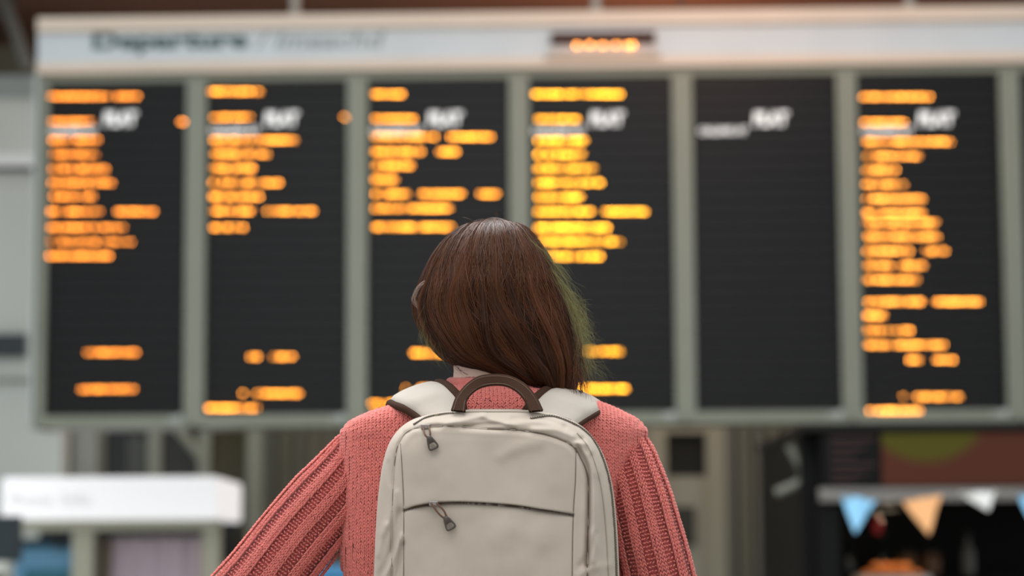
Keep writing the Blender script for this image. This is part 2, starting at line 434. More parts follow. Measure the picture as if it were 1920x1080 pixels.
# warm spot lamps above the board
def warm_lamp(x, Y, z, power, lab):
    t = empty('ceiling_lamp', (x, Y, z), lab, 'lamp')
    MB().tube([(x, Y, z + 0.10), (x, Y, z + 0.28)], 0.10, 16).build('lamp_shade', m_steel, t)
    MB().tube([(x, Y, z + 0.28), (x, Y, z + 0.9)], 0.015, 8).build('lamp_stem', m_steel, t)
    l = bpy.data.lights.new('warm_bulb', 'POINT'); l.energy = power; l.color = (1.0, 0.5, 0.3); l.shadow_soft_size = 0.12
    o = bpy.data.objects.new('warm_bulb', l); o.location = (0, 0, 0); o.parent = t; COL.objects.link(o)
q = B0 + U * buv(1350, 0)[0]
warm_lamp(q[0], 15.6, ztop + 0.75, 95, 'warm ceiling lamp in front of the top of the board')
warm_lamp(q[0] - 0.1, 20.7, 5.35, 170, 'warm ceiling lamp behind the board under the brown soffit')

# ---------------------------------------------------------------- photo booth, lower left
YP = 19.6
def zpx(py, Y): return P(960, py, Y)[2]
def xpx(px, py, Y): return P(px, py, Y)[0]
booth = empty('photo_booth', (xpx(220, 980, YP), YP, 0), 'photo booth with glowing white sign box and lilac curtain', 'photo booth')
xl, xr = xpx(2, 930, YP), xpx(408, 930, YP); zt_, zb_ = zpx(890, YP), zpx(971, YP)
m_glow = mat('lit_sign_white', (240, 240, 240), 0.5, emit=((0.97, 0.98, 1.0), 0.60))
MB().box(xl, xr, YP, YP + 1.75, zb_, zt_, 0.03).build('sign_box', m_glow, booth, label='glowing white sign box')
m_faint = mat('faint_grey_ink', (180, 180, 178), 0.5, emit=((1, 1, 1), 0.26))
for word, wa, wb in (('Photos', 20, 100), ('Info', 118, 172)):
    v, f = fit_text(word, xpx(wa, 930, YP), xpx(wb, 930, YP), zpx(943, YP), zpx(920, YP), YP - 0.004, bold=0.0)
    mesh('sign_lettering', v, f, m_faint, booth, smooth=False)
for (a, b) in ((-20, 8), (133, 172), (378, 410)):
    MB().box(xpx(a, 1000, YP), xpx(b, 1000, YP), YP + 0.05, YP + 0.2, 0, zb_).build('post', m_post, booth)
MB().box(xl, xr, YP + 0.03, YP + 0.22, zpx(990, YP), zb_).build('header_beam', m_post, booth)
MB().box(xl + 0.02, xr - 0.02, YP + 1.5, YP + 1.6, 0, zb_).build('back_wall', m_dark, booth)
# pleated curtain
x0, x1 = xpx(195, 1000, YP), xpx(372, 1000, YP); n = 120
xs = np.linspace(x0, x1, n); ys = YP + 0.35 + 0.03 * np.sin(np.linspace(0, 40, n)) + 0.015 * np.sin(np.linspace(0, 17, n))
zz = np.array([0.35, zpx(1003, YP)])
V = np.array([[(x, y, z) for z in zz] for x, y in zip(xs, ys)])
V2 = V.copy(); V2[..., 1] += 0.006
g1 = grid_faces(n, 2)
mesh('curtain', np.vstack([V.reshape(-1, 3), V2.reshape(-1, 3)]), np.vstack([g1, g1[:, ::-1] + 2 * n]), mat('curtain_lilac', (205, 190, 200), 0.8), booth)
MB().tube([(x0 - .1, YP + .35, zpx(1000, YP)), (x1 + .02, YP + .35, zpx(1000, YP))], 0.015, 8).build('curtain_rail', m_dark, booth)
MB().box(xpx(172, 1000, YP), xpx(198, 1000, YP), YP + 0.3, YP + 0.33, 0.3, zpx(1003, YP)).build('side_panel', mat('booth_brown', (96, 84, 70), 0.6), booth)
MB().box(xpx(172, 1000, YP), xpx(380, 1000, YP), YP + 0.1, YP + 0.9, 0, 0.32).build('base', m_post, booth)
MB().box(xpx(8, 1000, YP), xpx(133, 1000, YP), YP + 0.4, YP + 0.5, 0.3, zpx(1022, YP)).build('blue_poster', mat('poster_blue', (110, 168, 205), 0.5), booth, label='blue display panel')
MB().box(xpx(8, 1000, YP), xpx(133, 1000, YP), YP + 0.5, YP + 0.52, 0.3, zpx(1005, YP)).build('panel_backing', mat('teal_dark', (22, 66, 82), 0.5), booth)
MB().box(xpx(30, 1000, YP), xpx(133, 1000, YP), YP + 0.38, YP + 0.42, 0.3, zpx(1062, YP)).build('poster_strip', mat('poster_teal', (50, 120, 140), 0.5), booth)
MB().box(xpx(90, 1000, YP), xpx(104, 1000, YP), YP + 0.3, YP + 0.4, zpx(1022, YP), zb_).build('camera_mount', m_dark, booth)
# dark screen on a post in front of the booth
YS = 16.5
mon = empty('monitor_post', (xpx(-10, 1000, YS), YS, 0), 'dark boxy monitor on a post at the left edge, in front of the booth', 'monitor')
MB().box(xpx(-60, 1000, YS), xpx(36, 1000, YS), YS, YS + 0.12, zpx(1048, YS), zpx(962, YS), 0.01).build('screen_housing', mat('monitor_navy', (30, 40, 46), 0.4), mon)
MB().box(xpx(-52, 1000, YS), xpx(28, 1000, YS), YS - 0.004, YS, zpx(1042, YS), zpx(968, YS)).build('screen', m_darkblue, mon)
MB().tube([(xpx(-10, 1000, YS), YS + 0.06, 0.02), (xpx(-10, 1000, YS), YS + 0.06, zpx(1048, YS))], 0.03, 12).build('pole', m_steel, mon)
MB().box(xpx(-60, 1000, YS), xpx(36, 1000, YS), YS - 0.1, YS + 0.25, 0, 0.03).build('base_plate', m_steel, mon)
MB().box(xpx(-35, 1000, YS), xpx(16, 1000, YS), YS - 0.05, YS + 0.02, zpx(1068, YS), zpx(1048, YS)).build('card_reader', mat('reader_white', (205, 210, 200), 0.5), mon, label='pale card reader')
# blue bin seen between the elbow and the body
bn = empty('recycling_bin', (xpx(600, 1060, 15), 15.2, 0), 'bright blue bin in the gap between left elbow and waist', 'bin')
m_bin = mat('bin_blue', (60, 130, 175), 0.5)
MB().box(xpx(560, 1060, 15), xpx(650, 1060, 15), 15, 15.4, 0, zpx(1064, 15) - 0.06, 0.015).build('bin_body', m_bin, bn)
MB().box(xpx(556, 1060, 15), xpx(654, 1060, 15), 14.98, 15.42, zpx(1064, 15) - 0.06, zpx(1058, 15), 0.015).build('bin_lid', m_bin, bn)

# ---------------------------------------------------------------- black kiosk, lower right
YK = 14.0
ki = empty('food_kiosk', (xpx(1750, 1000, YK), YK, 0), 'black food kiosk with lit menu fascia at the lower right', 'kiosk')
m_kb = mat('kiosk_black', (9, 9, 9), 0.5, spec=.15); m_kd = mat('kiosk_charcoal', (26, 26, 24), 0.5, spec=.2)
kx0 = xpx(1540, 860, YK); kx1 = xpx(2400, 860, YK)
zk0, zk1 = zpx(918, YK), zpx(806, YK)
MB().box(kx0, kx1, YK, YK + 2.5, zk0, zk1 - 0.02).build('canopy', m_kb, ki)
MB().box(kx0 - 0.12, kx1, YK - 0.06, YK + 2.5, zk1 - 0.02, zpx(797, YK), 0.01).build('canopy_top', m_kd, ki)
MB().box(kx0 + .01, xpx(1648, 860, YK), YK - 0.03, YK, zk0 + 0.01, zk1 - 0.03).build('menu_board', m_kb, ki)
for i in range(7):
    z = zk1 - 0.07 - i * 0.05
    MB().box(kx0 + 0.05, xpx(1640, 860, YK) - 0.06 * (i % 3), YK - 0.036, YK - 0.03, z, z + 0.012).build('menu_line', mat('menu_red_dim', (62, 30, 26), 0.6), ki)
# printed panel with an olive ellipse
def print_mat():
    m = mat('printed_panel', (70, 44, 34), 0.5, spec=.1); nt = m.node_tree; b = nt.nodes['Principled BSDF']
    tc = nt.nodes.new('ShaderNodeTexCoord'); mp = nt.nodes.new('ShaderNodeMapping'); nt.links.new(tc.outputs['Object'], mp.inputs[0])
    cx, cz = xpx(1735, 790, YK) - xpx(1750, 1000, YK), zpx(782, YK)
    mp.inputs['Location'].default_value = (-cx / 0.36, 0, -cz / 0.29); mp.inputs['Scale'].default_value = (1 / 0.36, 0, 1 / 0.29)
    ln = nt.nodes.new('ShaderNodeVectorMath'); ln.operation = 'LENGTH'; nt.links.new(mp.outputs[0], ln.inputs[0])
    r = nt.nodes.new('ShaderNodeValToRGB'); r.color_ramp.elements[0].position = 0.85; r.color_ramp.elements[1].position = 1.0
    r.color_ramp.elements[0].color = (*lin((76, 72, 24)), 1); r.color_ramp.elements[1].color = (*lin((80, 44, 32)), 1)
    nt.links.new(ln.outputs['Value'], r.inputs[0]); nt.links.new(r.outputs[0], b.inputs['Base Color'])
    return m
MB().box(xpx(1652, 860, YK), kx1 - 0.1, YK - 0.03, YK, zk0 + 0.01, zk1 - 0.03).build('printed_panel', print_mat(), ki, label='brown printed panel with olive green disc')
MB().box(kx0 - 0.02, kx1, YK - 0.05, YK + 0.03, zpx(944, YK), zk0).build('grey_rail', mat('kiosk_rail', (112, 108, 104), 0.5), ki)
MB().box(kx0 - 0.10, kx0, YK + 0.2, YK + 2.5, 0, zk1 - 0.02).build('side_wall', m_kb, ki)
MB().box(kx0, kx1, YK + 2.4, YK + 2.5, 0, zk0).build('back_wall', m_kb, ki)
MB().box(kx0 - 0.02, kx0 + 0.1, YK, YK + 0.12, 0, zk0).build('corner_post', m_kb, ki)
p = [P(1480, 835, YK + 0.3), P(1505, 880, YK + 0.3), P(1500, 905, YK + 0.3), P(1455, 925, YK + 0.3)]
MB().tube(p, 0.028, 8).build('lamp_bracket', mat('bracket_grey', (110, 112, 100), 0.5), ki, label='grey bent bracket')
MB().box(kx0 + .1, kx1, YK + 0.3, YK + 0.9, 0, 0.95, 0.01).build('counter', m_kd, ki)
zc = 1.12
MB().box(kx0 + .1, kx1, YK + 1.6, YK + 1.9, 0, zc).build('back_counter', m_kb, ki)
# bunting
def pennant(name, pts, m, par, col=None):
    A = np.array([P(x, y, YK - 0.16 - 0.02 * i) for i, (x, y) in enumerate(pts)])
    # subdivided cloth triangle with a soft curl
    n = 8; V = []; idx = {}
    for i in range(n + 1):
        for j in range(n + 1 - i):
            a, b = i / n, j / n
            q = A[0] * (1 - a - b) + A[1] * a + A[2] * b
            q = q + np.array([0, 0.02 * math.sin(3 * (a + 0.4 * b) * math.pi), 0])
            idx[(i, j)] = len(V); V.append(q)
    Fc = []
    for i in range(n):
        for j in range(n - i):
            Fc.append((idx[(i, j)], idx[(i + 1, j)], idx[(i, j + 1)]))
            if i + j < n - 1: Fc.append((idx[(i + 1, j)], idx[(i + 1, j + 1)], idx[(i, j + 1)]))
    V = np.array(V); N = len(V)
    V2 = V + np.array([0, 0.004, 0])
    o = mesh(name, np.vstack([V, V2]), Fc + [tuple(i + N for i in f[::-1]) for f in Fc], m, par)
    return o
bu = empty('bunting', P(1750, 925, YK - 0.16), 'string of blue, orange and white pennants under the kiosk fascia', 'bunting')
MB().tube(spline([P(1535, 922, YK - .16), P(1575, 930, YK - .16), P(1645, 938, YK - .16), P(1690, 936, YK - .16), P(1765, 928, YK - .16), P(1800, 928, YK - .16), P(1870, 922, YK - .16), P(1905, 926, YK - .16), P(2000, 935, YK - .16)], 60), 0.006, 6).build('cord', m_steel_l, bu, smooth=True)
m_pb = mat('pennant_pale_blue', (150, 212, 250), 0.7, emit=(lin((120, 200, 245)), 0.35)); m_po = mat('pennant_orange', (255, 190, 130), 0.7, emit=(lin((250, 180, 120)), 0.35)); m_pw = mat('pennant_white', (240, 240, 236), 0.7)
for m_ in (m_pb, m_po, m_pw):   # cloth glow and transmission switched off
    b = m_.node_tree.nodes['Principled BSDF']; b.inputs['Emission Strength'].default_value = 0.0; b.inputs['Transmission Weight'].default_value = 0.0
pennant('pennant', [(1577, 927), (1643, 938), (1603, 1000)], m_pb, bu)['label'] = 'pale blue pennant'
pennant('pennant', [(1692, 940), (1766, 928), (1741, 1003)], m_po, bu)['label'] = 'orange pennant'
pennant('pennant', [(1798, 924), (1868, 920), (1852, 958)], m_pw, bu)['label'] = 'white folded pennant'
pennant('pennant', [(1908, 926), (1975, 932), (1940, 990)], m_pb, bu)['label'] = 'blue pennant at the right edge'
# lantern and goods inside
def lathe(name, prof, c, m, parent, seg=20, **kw):
    a = np.linspace(0, 2 * math.pi, seg, endpoint=False)
    V = np.array([[(c[0] + r * math.cos(t), c[1] + r * math.sin(t), c[2] + z) for t in a] for r, z in prof])
    return mesh(name, V.reshape(-1, 3), grid_faces(len(prof), seg, wrap_v=True), m, parent, **kw)
ln = empty('red_lantern', P(1645, 1002, YK + 0.5), 'small red hanging lantern beside the blue pennant', 'lantern')
c = P(1645, 1002, YK + 0.5); hh = 0.11
lathe('lantern_body', [(0.010, 0), (0.026, 0.02), (0.032, 0.055), (0.026, 0.09), (0.010, hh)], c, mat('lantern_red', (190, 40, 36), 0.5), ln)
MB().tube([(c[0], c[1], c[2] + hh), (c[0], c[1], zk0)], 0.004, 6).build('hook_wire', m_steel, ln)
m_or = mat('orange_peel', (240, 140, 60), 0.5, bump=0.4, bscale=150)
tr = empty('fruit_tray', P(1670, 1100, YK + 0.6), 'pale tray on the kiosk counter holding the oranges', 'tray')
trz = zpx(1088, YK + 0.6)
tx0, tx1 = xpx(1610, 1080, YK + .6), xpx(1735, 1080, YK + .6)
tb = MB(); tb.box(tx0, tx1, YK + .45, YK + .75, 0.95, trz - 0.02); tb.box(tx0 - .01, tx1 + .01, YK + .44, YK + .455, 0.95, trz + .02); tb.box(tx0 - .01, tx1 + .01, YK + .745, YK + .76, 0.95, trz + .02)
tb.build('tray_body', mat('tray_pale', (170, 165, 155), 0.5), tr)
proto = None
bm = bmesh.new(); bmesh.ops.create_uvsphere(bm, u_segments=14, v_segments=9, radius=0.035)
me = bpy.data.meshes.new('orange_fruit'); bm.to_mesh(me); bm.free(); me.shade_smooth(); me.materials.append(m_or)
k = 0
for lvl, (n_, z_) in enumerate(((6, trz + 0.015), (4, trz + 0.06))):
    for i in range(n_):
        x = (tx0 + tx1) / 2 + (i - (n_ - 1) / 2) * 0.062 + lvl * 0.0
        o = bpy.data.objects.new('orange_fruit', me); o.location = (x, YK + 0.6 + 0.01 * (i % 2), z_); o.scale = (1, 1, 0.94)
        words_ = (('leftmost', 'second from left', 'third from left', 'fourth from left', 'fifth from left', 'rightmost'), ('leftmost', 'second from left', 'third from left', 'rightmost'))[lvl][i]
        link(o, None, 'orange in the kiosk tray, %s of the %s row' % (words_, ('lower', 'upper')[lvl]), 'fruit', 'oranges in the kiosk tray')
hl = bpy.data.lights.new('kiosk_fill_bulb', 'POINT'); hl.energy = 5; hl.color = (1.0, 0.75, 0.5); hl.shadow_soft_size = 0.04  # added lamp that brightens the oranges and jars
ho = empty('kiosk_fill_lamp', (xpx(1668, 1000, YK + .6), YK + .6, trz + .42), 'small added fill lamp above the oranges in the kiosk', 'lamp')
hc = tuple(ho.location); lathe('shade', [(0.015, .06), (.05, .03), (.075, -.01), (.07, -.012), (.045, .02), (.0, .05)], hc, m_steel, ho); MB().tube([(hc[0], hc[1], hc[2] + .05), (hc[0], hc[1], zk0 + .02)], .004, 6).build('cable', m_steel, ho)
hb_ = bpy.data.objects.new('kiosk_fill_bulb', hl); hb_.parent = ho; hb_.location = (0, 0, -.02); COL.objects.link(hb_)
m_glass = [mat('bottle_amber', (92, 50, 24), 0.15), mat('bottle_dark', (36, 44, 42), 0.15), mat('jar_tan', (120, 84, 60), 0.4), mat('bottle_white', (120, 122, 118), 0.4)]
bots = [(1545, 3, 'grey bottle nearest the kiosk corner post'), (1590, 1, 'dark bottle second from the kiosk corner post'), (1700, 2, 'tan jar left of the pair behind the orange pennant'), (1745, 2, 'tan jar right of the pair behind the orange pennant'), (1655, 1, 'dark bottle just left of the tan jars'), (1815, 3, 'grey bottle behind the counter below the white pennant')]
for i, (px, mi, lab) in enumerate(bots):
    Yb = YK + 1.75; x = xpx(px, 1040, Yb)
    t = empty('jar' if mi == 2 else 'bottle', (x, Yb, zc), lab, 'jar' if mi == 2 else 'bottle')
    if mi == 2: prof = [(0.0, 0), (0.06, 0), (0.065, 0.02), (0.065, 0.12), (0.05, 0.14), (0.0, 0.14)]
    else: prof = [(0.0, 0), (0.04, 0), (0.042, 0.02), (0.042, 0.15), (0.016, 0.2), (0.014, 0.26), (0.0, 0.26)]
    lathe('body', prof, (x, Yb, zc), m_glass[mi], t)
    h = prof[-1][1]
    lathe('cap', [(0.0, h + .025), (0.018 if mi != 2 else .055, h + .022), (0.018 if mi != 2 else .055, h - .01)], (x, Yb, zc), m_steel, t)

#PERSON
# ---------------------------------------------------------------- the woman
Y0 = 3.10
def zat(py, Y=Y0): return P(925, py, Y)[2]
def xat(px, Y=Y0): return P(px, 800, Y)[0]
person = empty('person', (xat(925), Y0, 0), 'woman seen from behind with brown hair, coral knitted jumper and beige backpack', 'person')
m_skin = mat('skin', (242, 204, 184), 0.5, sss=0.15, noise=0.03, nscale=30)
m_coral_lin = (0.70, 0.185, 0.155)
def yarn(name, rgb):
    m = mat(name, rgb, 0.9, spec=0.15, sheen=0.35, linear=True, noise=0.10, nscale=160, bump=0.5, bscale=900)
    return m
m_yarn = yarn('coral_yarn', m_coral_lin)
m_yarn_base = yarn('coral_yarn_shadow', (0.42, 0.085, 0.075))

# --- torso surface: half widths and depths by height
tab = np.array([  # py, xL, xR, depth, ycentre
    (712, 854, 1000, .056, .000), (728, 844, 1012, .064, -.004), (738, 815, 1060, .074, -.008), (749, 780, 1100, .083, -.010), (762, 738, 1135, .091, -.010),
    (776, 690, 1168, .098, -.008), (792, 655, 1198, .104, -.006), (812, 639, 1214, .109, -.004), (850, 633, 1212, .114, 0), (920, 632, 1190, .118, 0),
    (1020, 636, 1172, .118, .0), (1120, 652, 1165, .112, .0), (1260, 672, 1168, .106, .0), (1400, 660, 1180, .112, .0), (1520, 655, 1185, .115, .0)], float)
tz = np.array([zat(r[0]) for r in tab]); tl = np.array([xat(r[1]) for r in tab]); tr_ = np.array([xat(r[2]) for r in tab])
o_ = np.argsort(tz); tz, tl, tr_, td, ty = tz[o_], tl[o_], tr_[o_], tab[o_, 3], tab[o_, 4]
# smooth the tables
def smooth_tab(z):
    zz = np.linspace(tz[0], tz[-1], 600)
    out = []
    for t in (tl, tr_, td, ty):
        q = np.interp(zz, tz, t); k = np.hanning(15); k /= k.sum()
        q2 = np.convolve(np.pad(q, 7, 'edge'), k, 'valid'); out.append(q2)
    return zz, out
ZZ, (QL, QR, QD, QY) = smooth_tab(None)
NEXP = 2.35
def torso(z):
    l = np.interp(z, ZZ, QL); r = np.interp(z, ZZ, QR)
    return (l + r) / 2, (r - l) / 2, np.interp(z, ZZ, QD), Y0 + np.interp(z, ZZ, QY)
def sgnpow(a, p): return np.sign(a) * np.abs(a) ** p
# --- body: one continuous figure
def cap_chain(bm, chain, seg=14):
    """chain of (point, radius): swept tube with round ends"""
    pts = np.array([c[0] for c in chain], float); rad = np.array([c[1] for c in chain], float)
    v, f = tube_vf(pts, rad, seg)
    vs = [bm.verts.new(tuple(a)) for a in v]
    for q in f: bm.faces.new([vs[i] for i in q])
    for p_, r_ in chain:
        blob(bm, p_, (r_, r_, r_), 10)
def blob(bm, c, r, seg=14, rot=None):
    m_ = Matrix.Translation(Vector(c)) @ (rot if rot is not None else Matrix.Identity(4)) @ Matrix.Diagonal((r[0], r[1], r[2], 1))
    bmesh.ops.create_uvsphere(bm, u_segments=seg, v_segments=max(6, seg // 2 + 2), radius=1, matrix=m_)
def lerp(a, b, t): return a * (1 - t) + b * t
def W(px, py, Y): return np.array(P(px, py, Y))
Lsh, Lel, Lwr = W(700, 835, 3.10), W(428, 1158, 3.07), W(690, 1330, 3.15)
Rsh, Rel, Rwr = W(1168, 840, 3.10), W(1258, 1215, 3.09), W(1195, 1400, 3.30)
hipL, hipR = np.array([xat(815), 3.1, .90]), np.array([xat(1035), 3.1, .90])
kneeL, kneeR = hipL * [1, 1, 0] + [-.01, .02, .48], hipR * [1, 1, 0] + [.01, .02, .48]
ankL, ankR = kneeL * [1, 1, 0] + [-.01, -.03, .085], kneeR * [1, 1, 0] + [.01, -.03, .085]
HC = W(922, 556, 3.118)                       # skull centre
body = bmesh.new()
neckb = W(930, 745, 3.10)
cap_chain(body, [(W(930, 800, 3.10), .062), (neckb, .058), (W(928, 690, 3.105), .0535), (W(924, 630, 3.115), .054)], 18)
for (px, py, rx, ry, rz) in ((925, 885, .145, .08, .085), (925, 980, .155, .085, .12), (925, 1120, .135, .08, .12), (925, 1260, .14, .085, .11), (925, 1400, .155, .09, .11)):
    blob(body, W(px, py, 3.10), (rx, ry, rz), 20)
LP = [W(735, 800, 3.10), W(694, 838, 3.095), W(641, 909, 3.085), W(577, 987, 3.078), W(499, 1084, 3.07), W(432, 1160, 3.07)]
RP = [W(1140, 800, 3.10), W(1170, 845, 3.075), W(1189, 905, 3.058), W(1208, 980, 3.052), W(1231, 1070, 3.055), W(1258, 1200, 3.08)]
Lel, Rel = LP[-1], RP[-1]
for s_, e_, w_, pa_ in ((Lsh, Lel, Lwr, LP), (Rsh, Rel, Rwr, RP)):
    cap_chain(body, [(W(925, 850, 3.1), .045), (pa_[1], .028)])
    cap_chain(body, [(pa_[1], .027), (pa_[2], .034), (pa_[3], .037), (pa_[4], .036), (e_, .034)])
    cap_chain(body, [(e_, .036), (e_ * .6 + w_ * .4, .034), (w_, .024)])
for h_, k_, a_ in ((hipL, kneeL, ankL), (hipR, kneeR, ankR)):
    cap_chain(body, [(h_, .082), ((h_ + k_) / 2, .066), (k_, .050)])
    cap_chain(body, [(k_, .050), (k_ * .65 + a_ * .35, .050), (a_, .034)])
    blob(body, a_ + np.array([0, .06, -.045]), (.036, .10, .032), 12)
# skull, jaw, face (looking away from the camera, up at the board)
tilt = Matrix.Rotation(math.radians(12), 4, 'X') @ Matrix.Rotation(math.radians(10), 4, 'Z')
def hd(x, y, z):
    q = tilt @ Vector((x, y, z)); return HC + np.array(q)
blob(body, hd(0, -.008, .010), (.072, .090, .082), 24, tilt)
blob(body, hd(0, .030, -.045), (.060, .060, .062), 20, tilt)
blob(body, hd(0, .058, -.092), (.030, .026, .024), 14, tilt)
blob(body, hd(0, .102, -.030), (.010, .014, .011), 10, tilt); cap_chain(body, [(hd(0, .088, .006), .007), (hd(0, .100, -.024), .008)], 8)
blob(body, hd(0, .088, -.062), (.022, .010, .005), 10, tilt); blob(body, hd(0, .086, -.071), (.019, .010, .006), 10, tilt)
for sx in (-1, 1):
    blob(body, hd(sx * .030, .080, .022), (.020, .010, .006), 10, tilt)
    blob(body, hd(sx * .034, .060, -.028), (.022, .020, .020), 10, tilt)
    blob(body, hd(sx * .073, .002, -.016), (.008, .016, .028), 14, tilt)
# hands: palm, four fingers curled over the hip or strap, thumb from the side of the palm
def hand(wr, dirv, spread, curl, side):
    dirv = dirv / np.linalg.norm(dirv); spread = spread - dirv * np.dot(spread, dirv); spread /= np.linalg.norm(spread)
    nrm = np.cross(dirv, spread) * side
    c = wr + dirv * .045
    m_ = Matrix((Vector(spread), Vector(dirv), Vector(np.cross(spread, dirv)))).transposed().to_4x4()
    blob(body, c, (.038, .050, .014), 14, m_)
    for i, (o2, L) in enumerate(((-.029, .066), (-.010, .075), (.010, .070), (.027, .055))):
        b = wr + dirv * .080 + spread * o2
        p1_ = b + dirv * L * .45 + nrm * L * .12 * curl; p2_ = p1_ + dirv * L * .25 + nrm * L * .24 * curl; p3_ = p2_ + dirv * L * .10 + nrm * L * .26 * curl
        cap_chain(body, [(b - dirv * .02, .0090), (b, .0088), (p1_, .0080), (p2_, .0074), (p3_, .0064)], 8)
    b = wr + dirv * .03 - spread * .034
    cap_chain(body, [(b, .0115), (b - spread * .026 + dirv * .022 + nrm * .008, .0100), (b - spread * .034 + dirv * .050 + nrm * .018, .0085)], 8)
hand(Lwr, np.array([.8, .45, -.45]), np.array([0, .7, .7]), 1.0, 1)
hand(Rwr, np.array([-.35, .35, .75]), np.array([.8, .3, 0]), 1.0, -1)
bme = bpy.data.meshes.new('body'); body.to_mesh(bme); body.free(); bme.materials.append(m_skin)
bo = bpy.data.objects.new('body_tmp', bme); COL.objects.link(bo)
rm = bo.modifiers.new('r', 'REMESH'); rm.mode = 'VOXEL'; rm.voxel_size = 0.0050; rm.use_smooth_shade = True
sm = bo.modifiers.new('s', 'SMOOTH'); sm.factor = 0.5; sm.iterations = 5
dg = bpy.context.evaluated_depsgraph_get(); be = bo.evaluated_get(dg); bm2 = bpy.data.meshes.new_from_object(be)
bv = np.empty(len(bm2.vertices) * 3); bm2.vertices.foreach_get('co', bv); bf = [tuple(p_.vertices) for p_ in bm2.polygons]
bpy.data.objects.remove(bo)
mesh('body', bv.reshape(-1, 3), bf, m_skin, person)
m_eye = mat('eye_white', (235, 235, 232), 0.2); m_iris = mat('iris_brown', (70, 45, 30), 0.2)
for sx in (-1, 1):
    lathe('eye', [(0.0, -.011), (.007, -.008), (.011, 0), (.007, .008), (0.0, .011)], hd(sx * .030, .069, .008), m_eye, person)
    lathe('iris', [(0.0, -.005), (.004, -.003), (.005, 0), (.004, .003), (0.0, .005)], hd(sx * .030, .0775, .008), m_iris, person)
# jeans and boots
def swept(name, chains, m, vox=0.006, parent=person):
    b = bmesh.new()
    for ch in chains: cap_chain(b, ch, 16)
    me_ = bpy.data.meshes.new(name); b.to_mesh(me_); b.free()
    o = bpy.data.objects.new(name, me_); COL.objects.link(o)
    r = o.modifiers.new('r', 'REMESH'); r.mode = 'VOXEL'; r.voxel_size = vox
    s = o.modifiers.new('s', 'SMOOTH'); s.iterations = 4
    dg = bpy.context.evaluated_depsgraph_get(); m2 = bpy.data.meshes.new_from_object(o.evaluated_get(dg))
    v_ = np.empty(len(m2.vertices) * 3); m2.vertices.foreach_get('co', v_); f_ = [tuple(q.vertices) for q in m2.polygons]
    bpy.data.objects.remove(o); return mesh(name, v_.reshape(-1, 3), f_, m, parent)
up_ = np.array([0, 0, .04])
swept('jeans', [[(hipL + up_, .088), (hipL * .5 + kneeL * .5, .079), (kneeL, .062), (ankL * .85 + kneeL * .15, .052)],
                [(hipR + up_, .088), (hipR * .5 + kneeR * .5, .079), (kneeR, .062), (ankR * .85 + kneeR * .15, .052)],
                [(hipL + up_ * 1.5, .090), (hipR + up_ * 1.5, .090)]], mat('denim', (52, 66, 92), 0.8, bump=.4, bscale=400), 0.008)
for a_ in (ankL, ankR):
    swept('boot', [[(a_ + [0, 0, .07], .046), (a_ + [0, 0, -.01], .044)], [(a_ + [0, -.02, -.045], .040), (a_ + [0, .07, -.048], .040), (a_ + [0, .15, -.053], .031)]], mat('boot_leather', (60, 44, 34), 0.5), 0.006)

# --- jumper base surface
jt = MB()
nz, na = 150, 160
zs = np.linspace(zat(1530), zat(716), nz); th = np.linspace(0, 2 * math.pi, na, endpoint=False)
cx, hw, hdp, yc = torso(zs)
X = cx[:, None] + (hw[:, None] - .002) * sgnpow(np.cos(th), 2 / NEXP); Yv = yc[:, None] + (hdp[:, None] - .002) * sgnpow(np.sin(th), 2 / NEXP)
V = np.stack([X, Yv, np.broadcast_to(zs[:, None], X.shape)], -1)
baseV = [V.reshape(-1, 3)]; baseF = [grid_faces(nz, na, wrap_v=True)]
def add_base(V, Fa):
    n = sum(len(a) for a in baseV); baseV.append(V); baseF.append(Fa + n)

# stitches: each leg a small twisted teardrop
LEG_T = np.linspace(-1, 1, 5); LEG_A = np.linspace(0, 2 * math.pi, 5, endpoint=False)
def legs(Pt, T, Nn, B, half_len, half_w, thick, lean, off):
    """Pt centres (n,3); T along column, B across, Nn outward; lean array in radians"""
    n = len(Pt)
    d = T * np.cos(lean)[:, None] + B * np.sin(lean)[:, None]
    e = np.cross(Nn, d)
    hl = np.broadcast_to(half_len, (n,)); hw_ = np.broadcast_to(half_w, (n,)); tk = np.broadcast_to(thick, (n,))
    prof = np.array([.12, .85, 1.05, .82, .12])
    cur = np.array([-.55, .04, .22, .16, -.45])      # ends dip into the fabric
    c = (Pt + Nn * off)[:, None, :] + d[:, None, :] * (LEG_T[None, :, None] * hl[:, None, None]) + Nn[:, None, :] * (cur[None, :, None] * tk[:, None, None])
    V = c[:, :, None, :] + prof[None, :, None, None] * (np.cos(LEG_A)[None, None, :, None] * e[:, None, None, :] * hw_[:, None, None, None] + np.sin(LEG_A)[None, None, :, None] * Nn[:, None, None, :] * tk[:, None, None, None])
    fr_ = grid_faces(5, 5, wrap_v=True)
    Fa = (fr_[None] + (np.arange(n) * 25)[:, None, None]).reshape(-1, 4)
    return V.reshape(-1, 3), Fa
stV, stF = [], []
def add_st(V, Fa):
    n = sum(len(a) for a in stV); stV.append(V); stF.append(Fa + n)
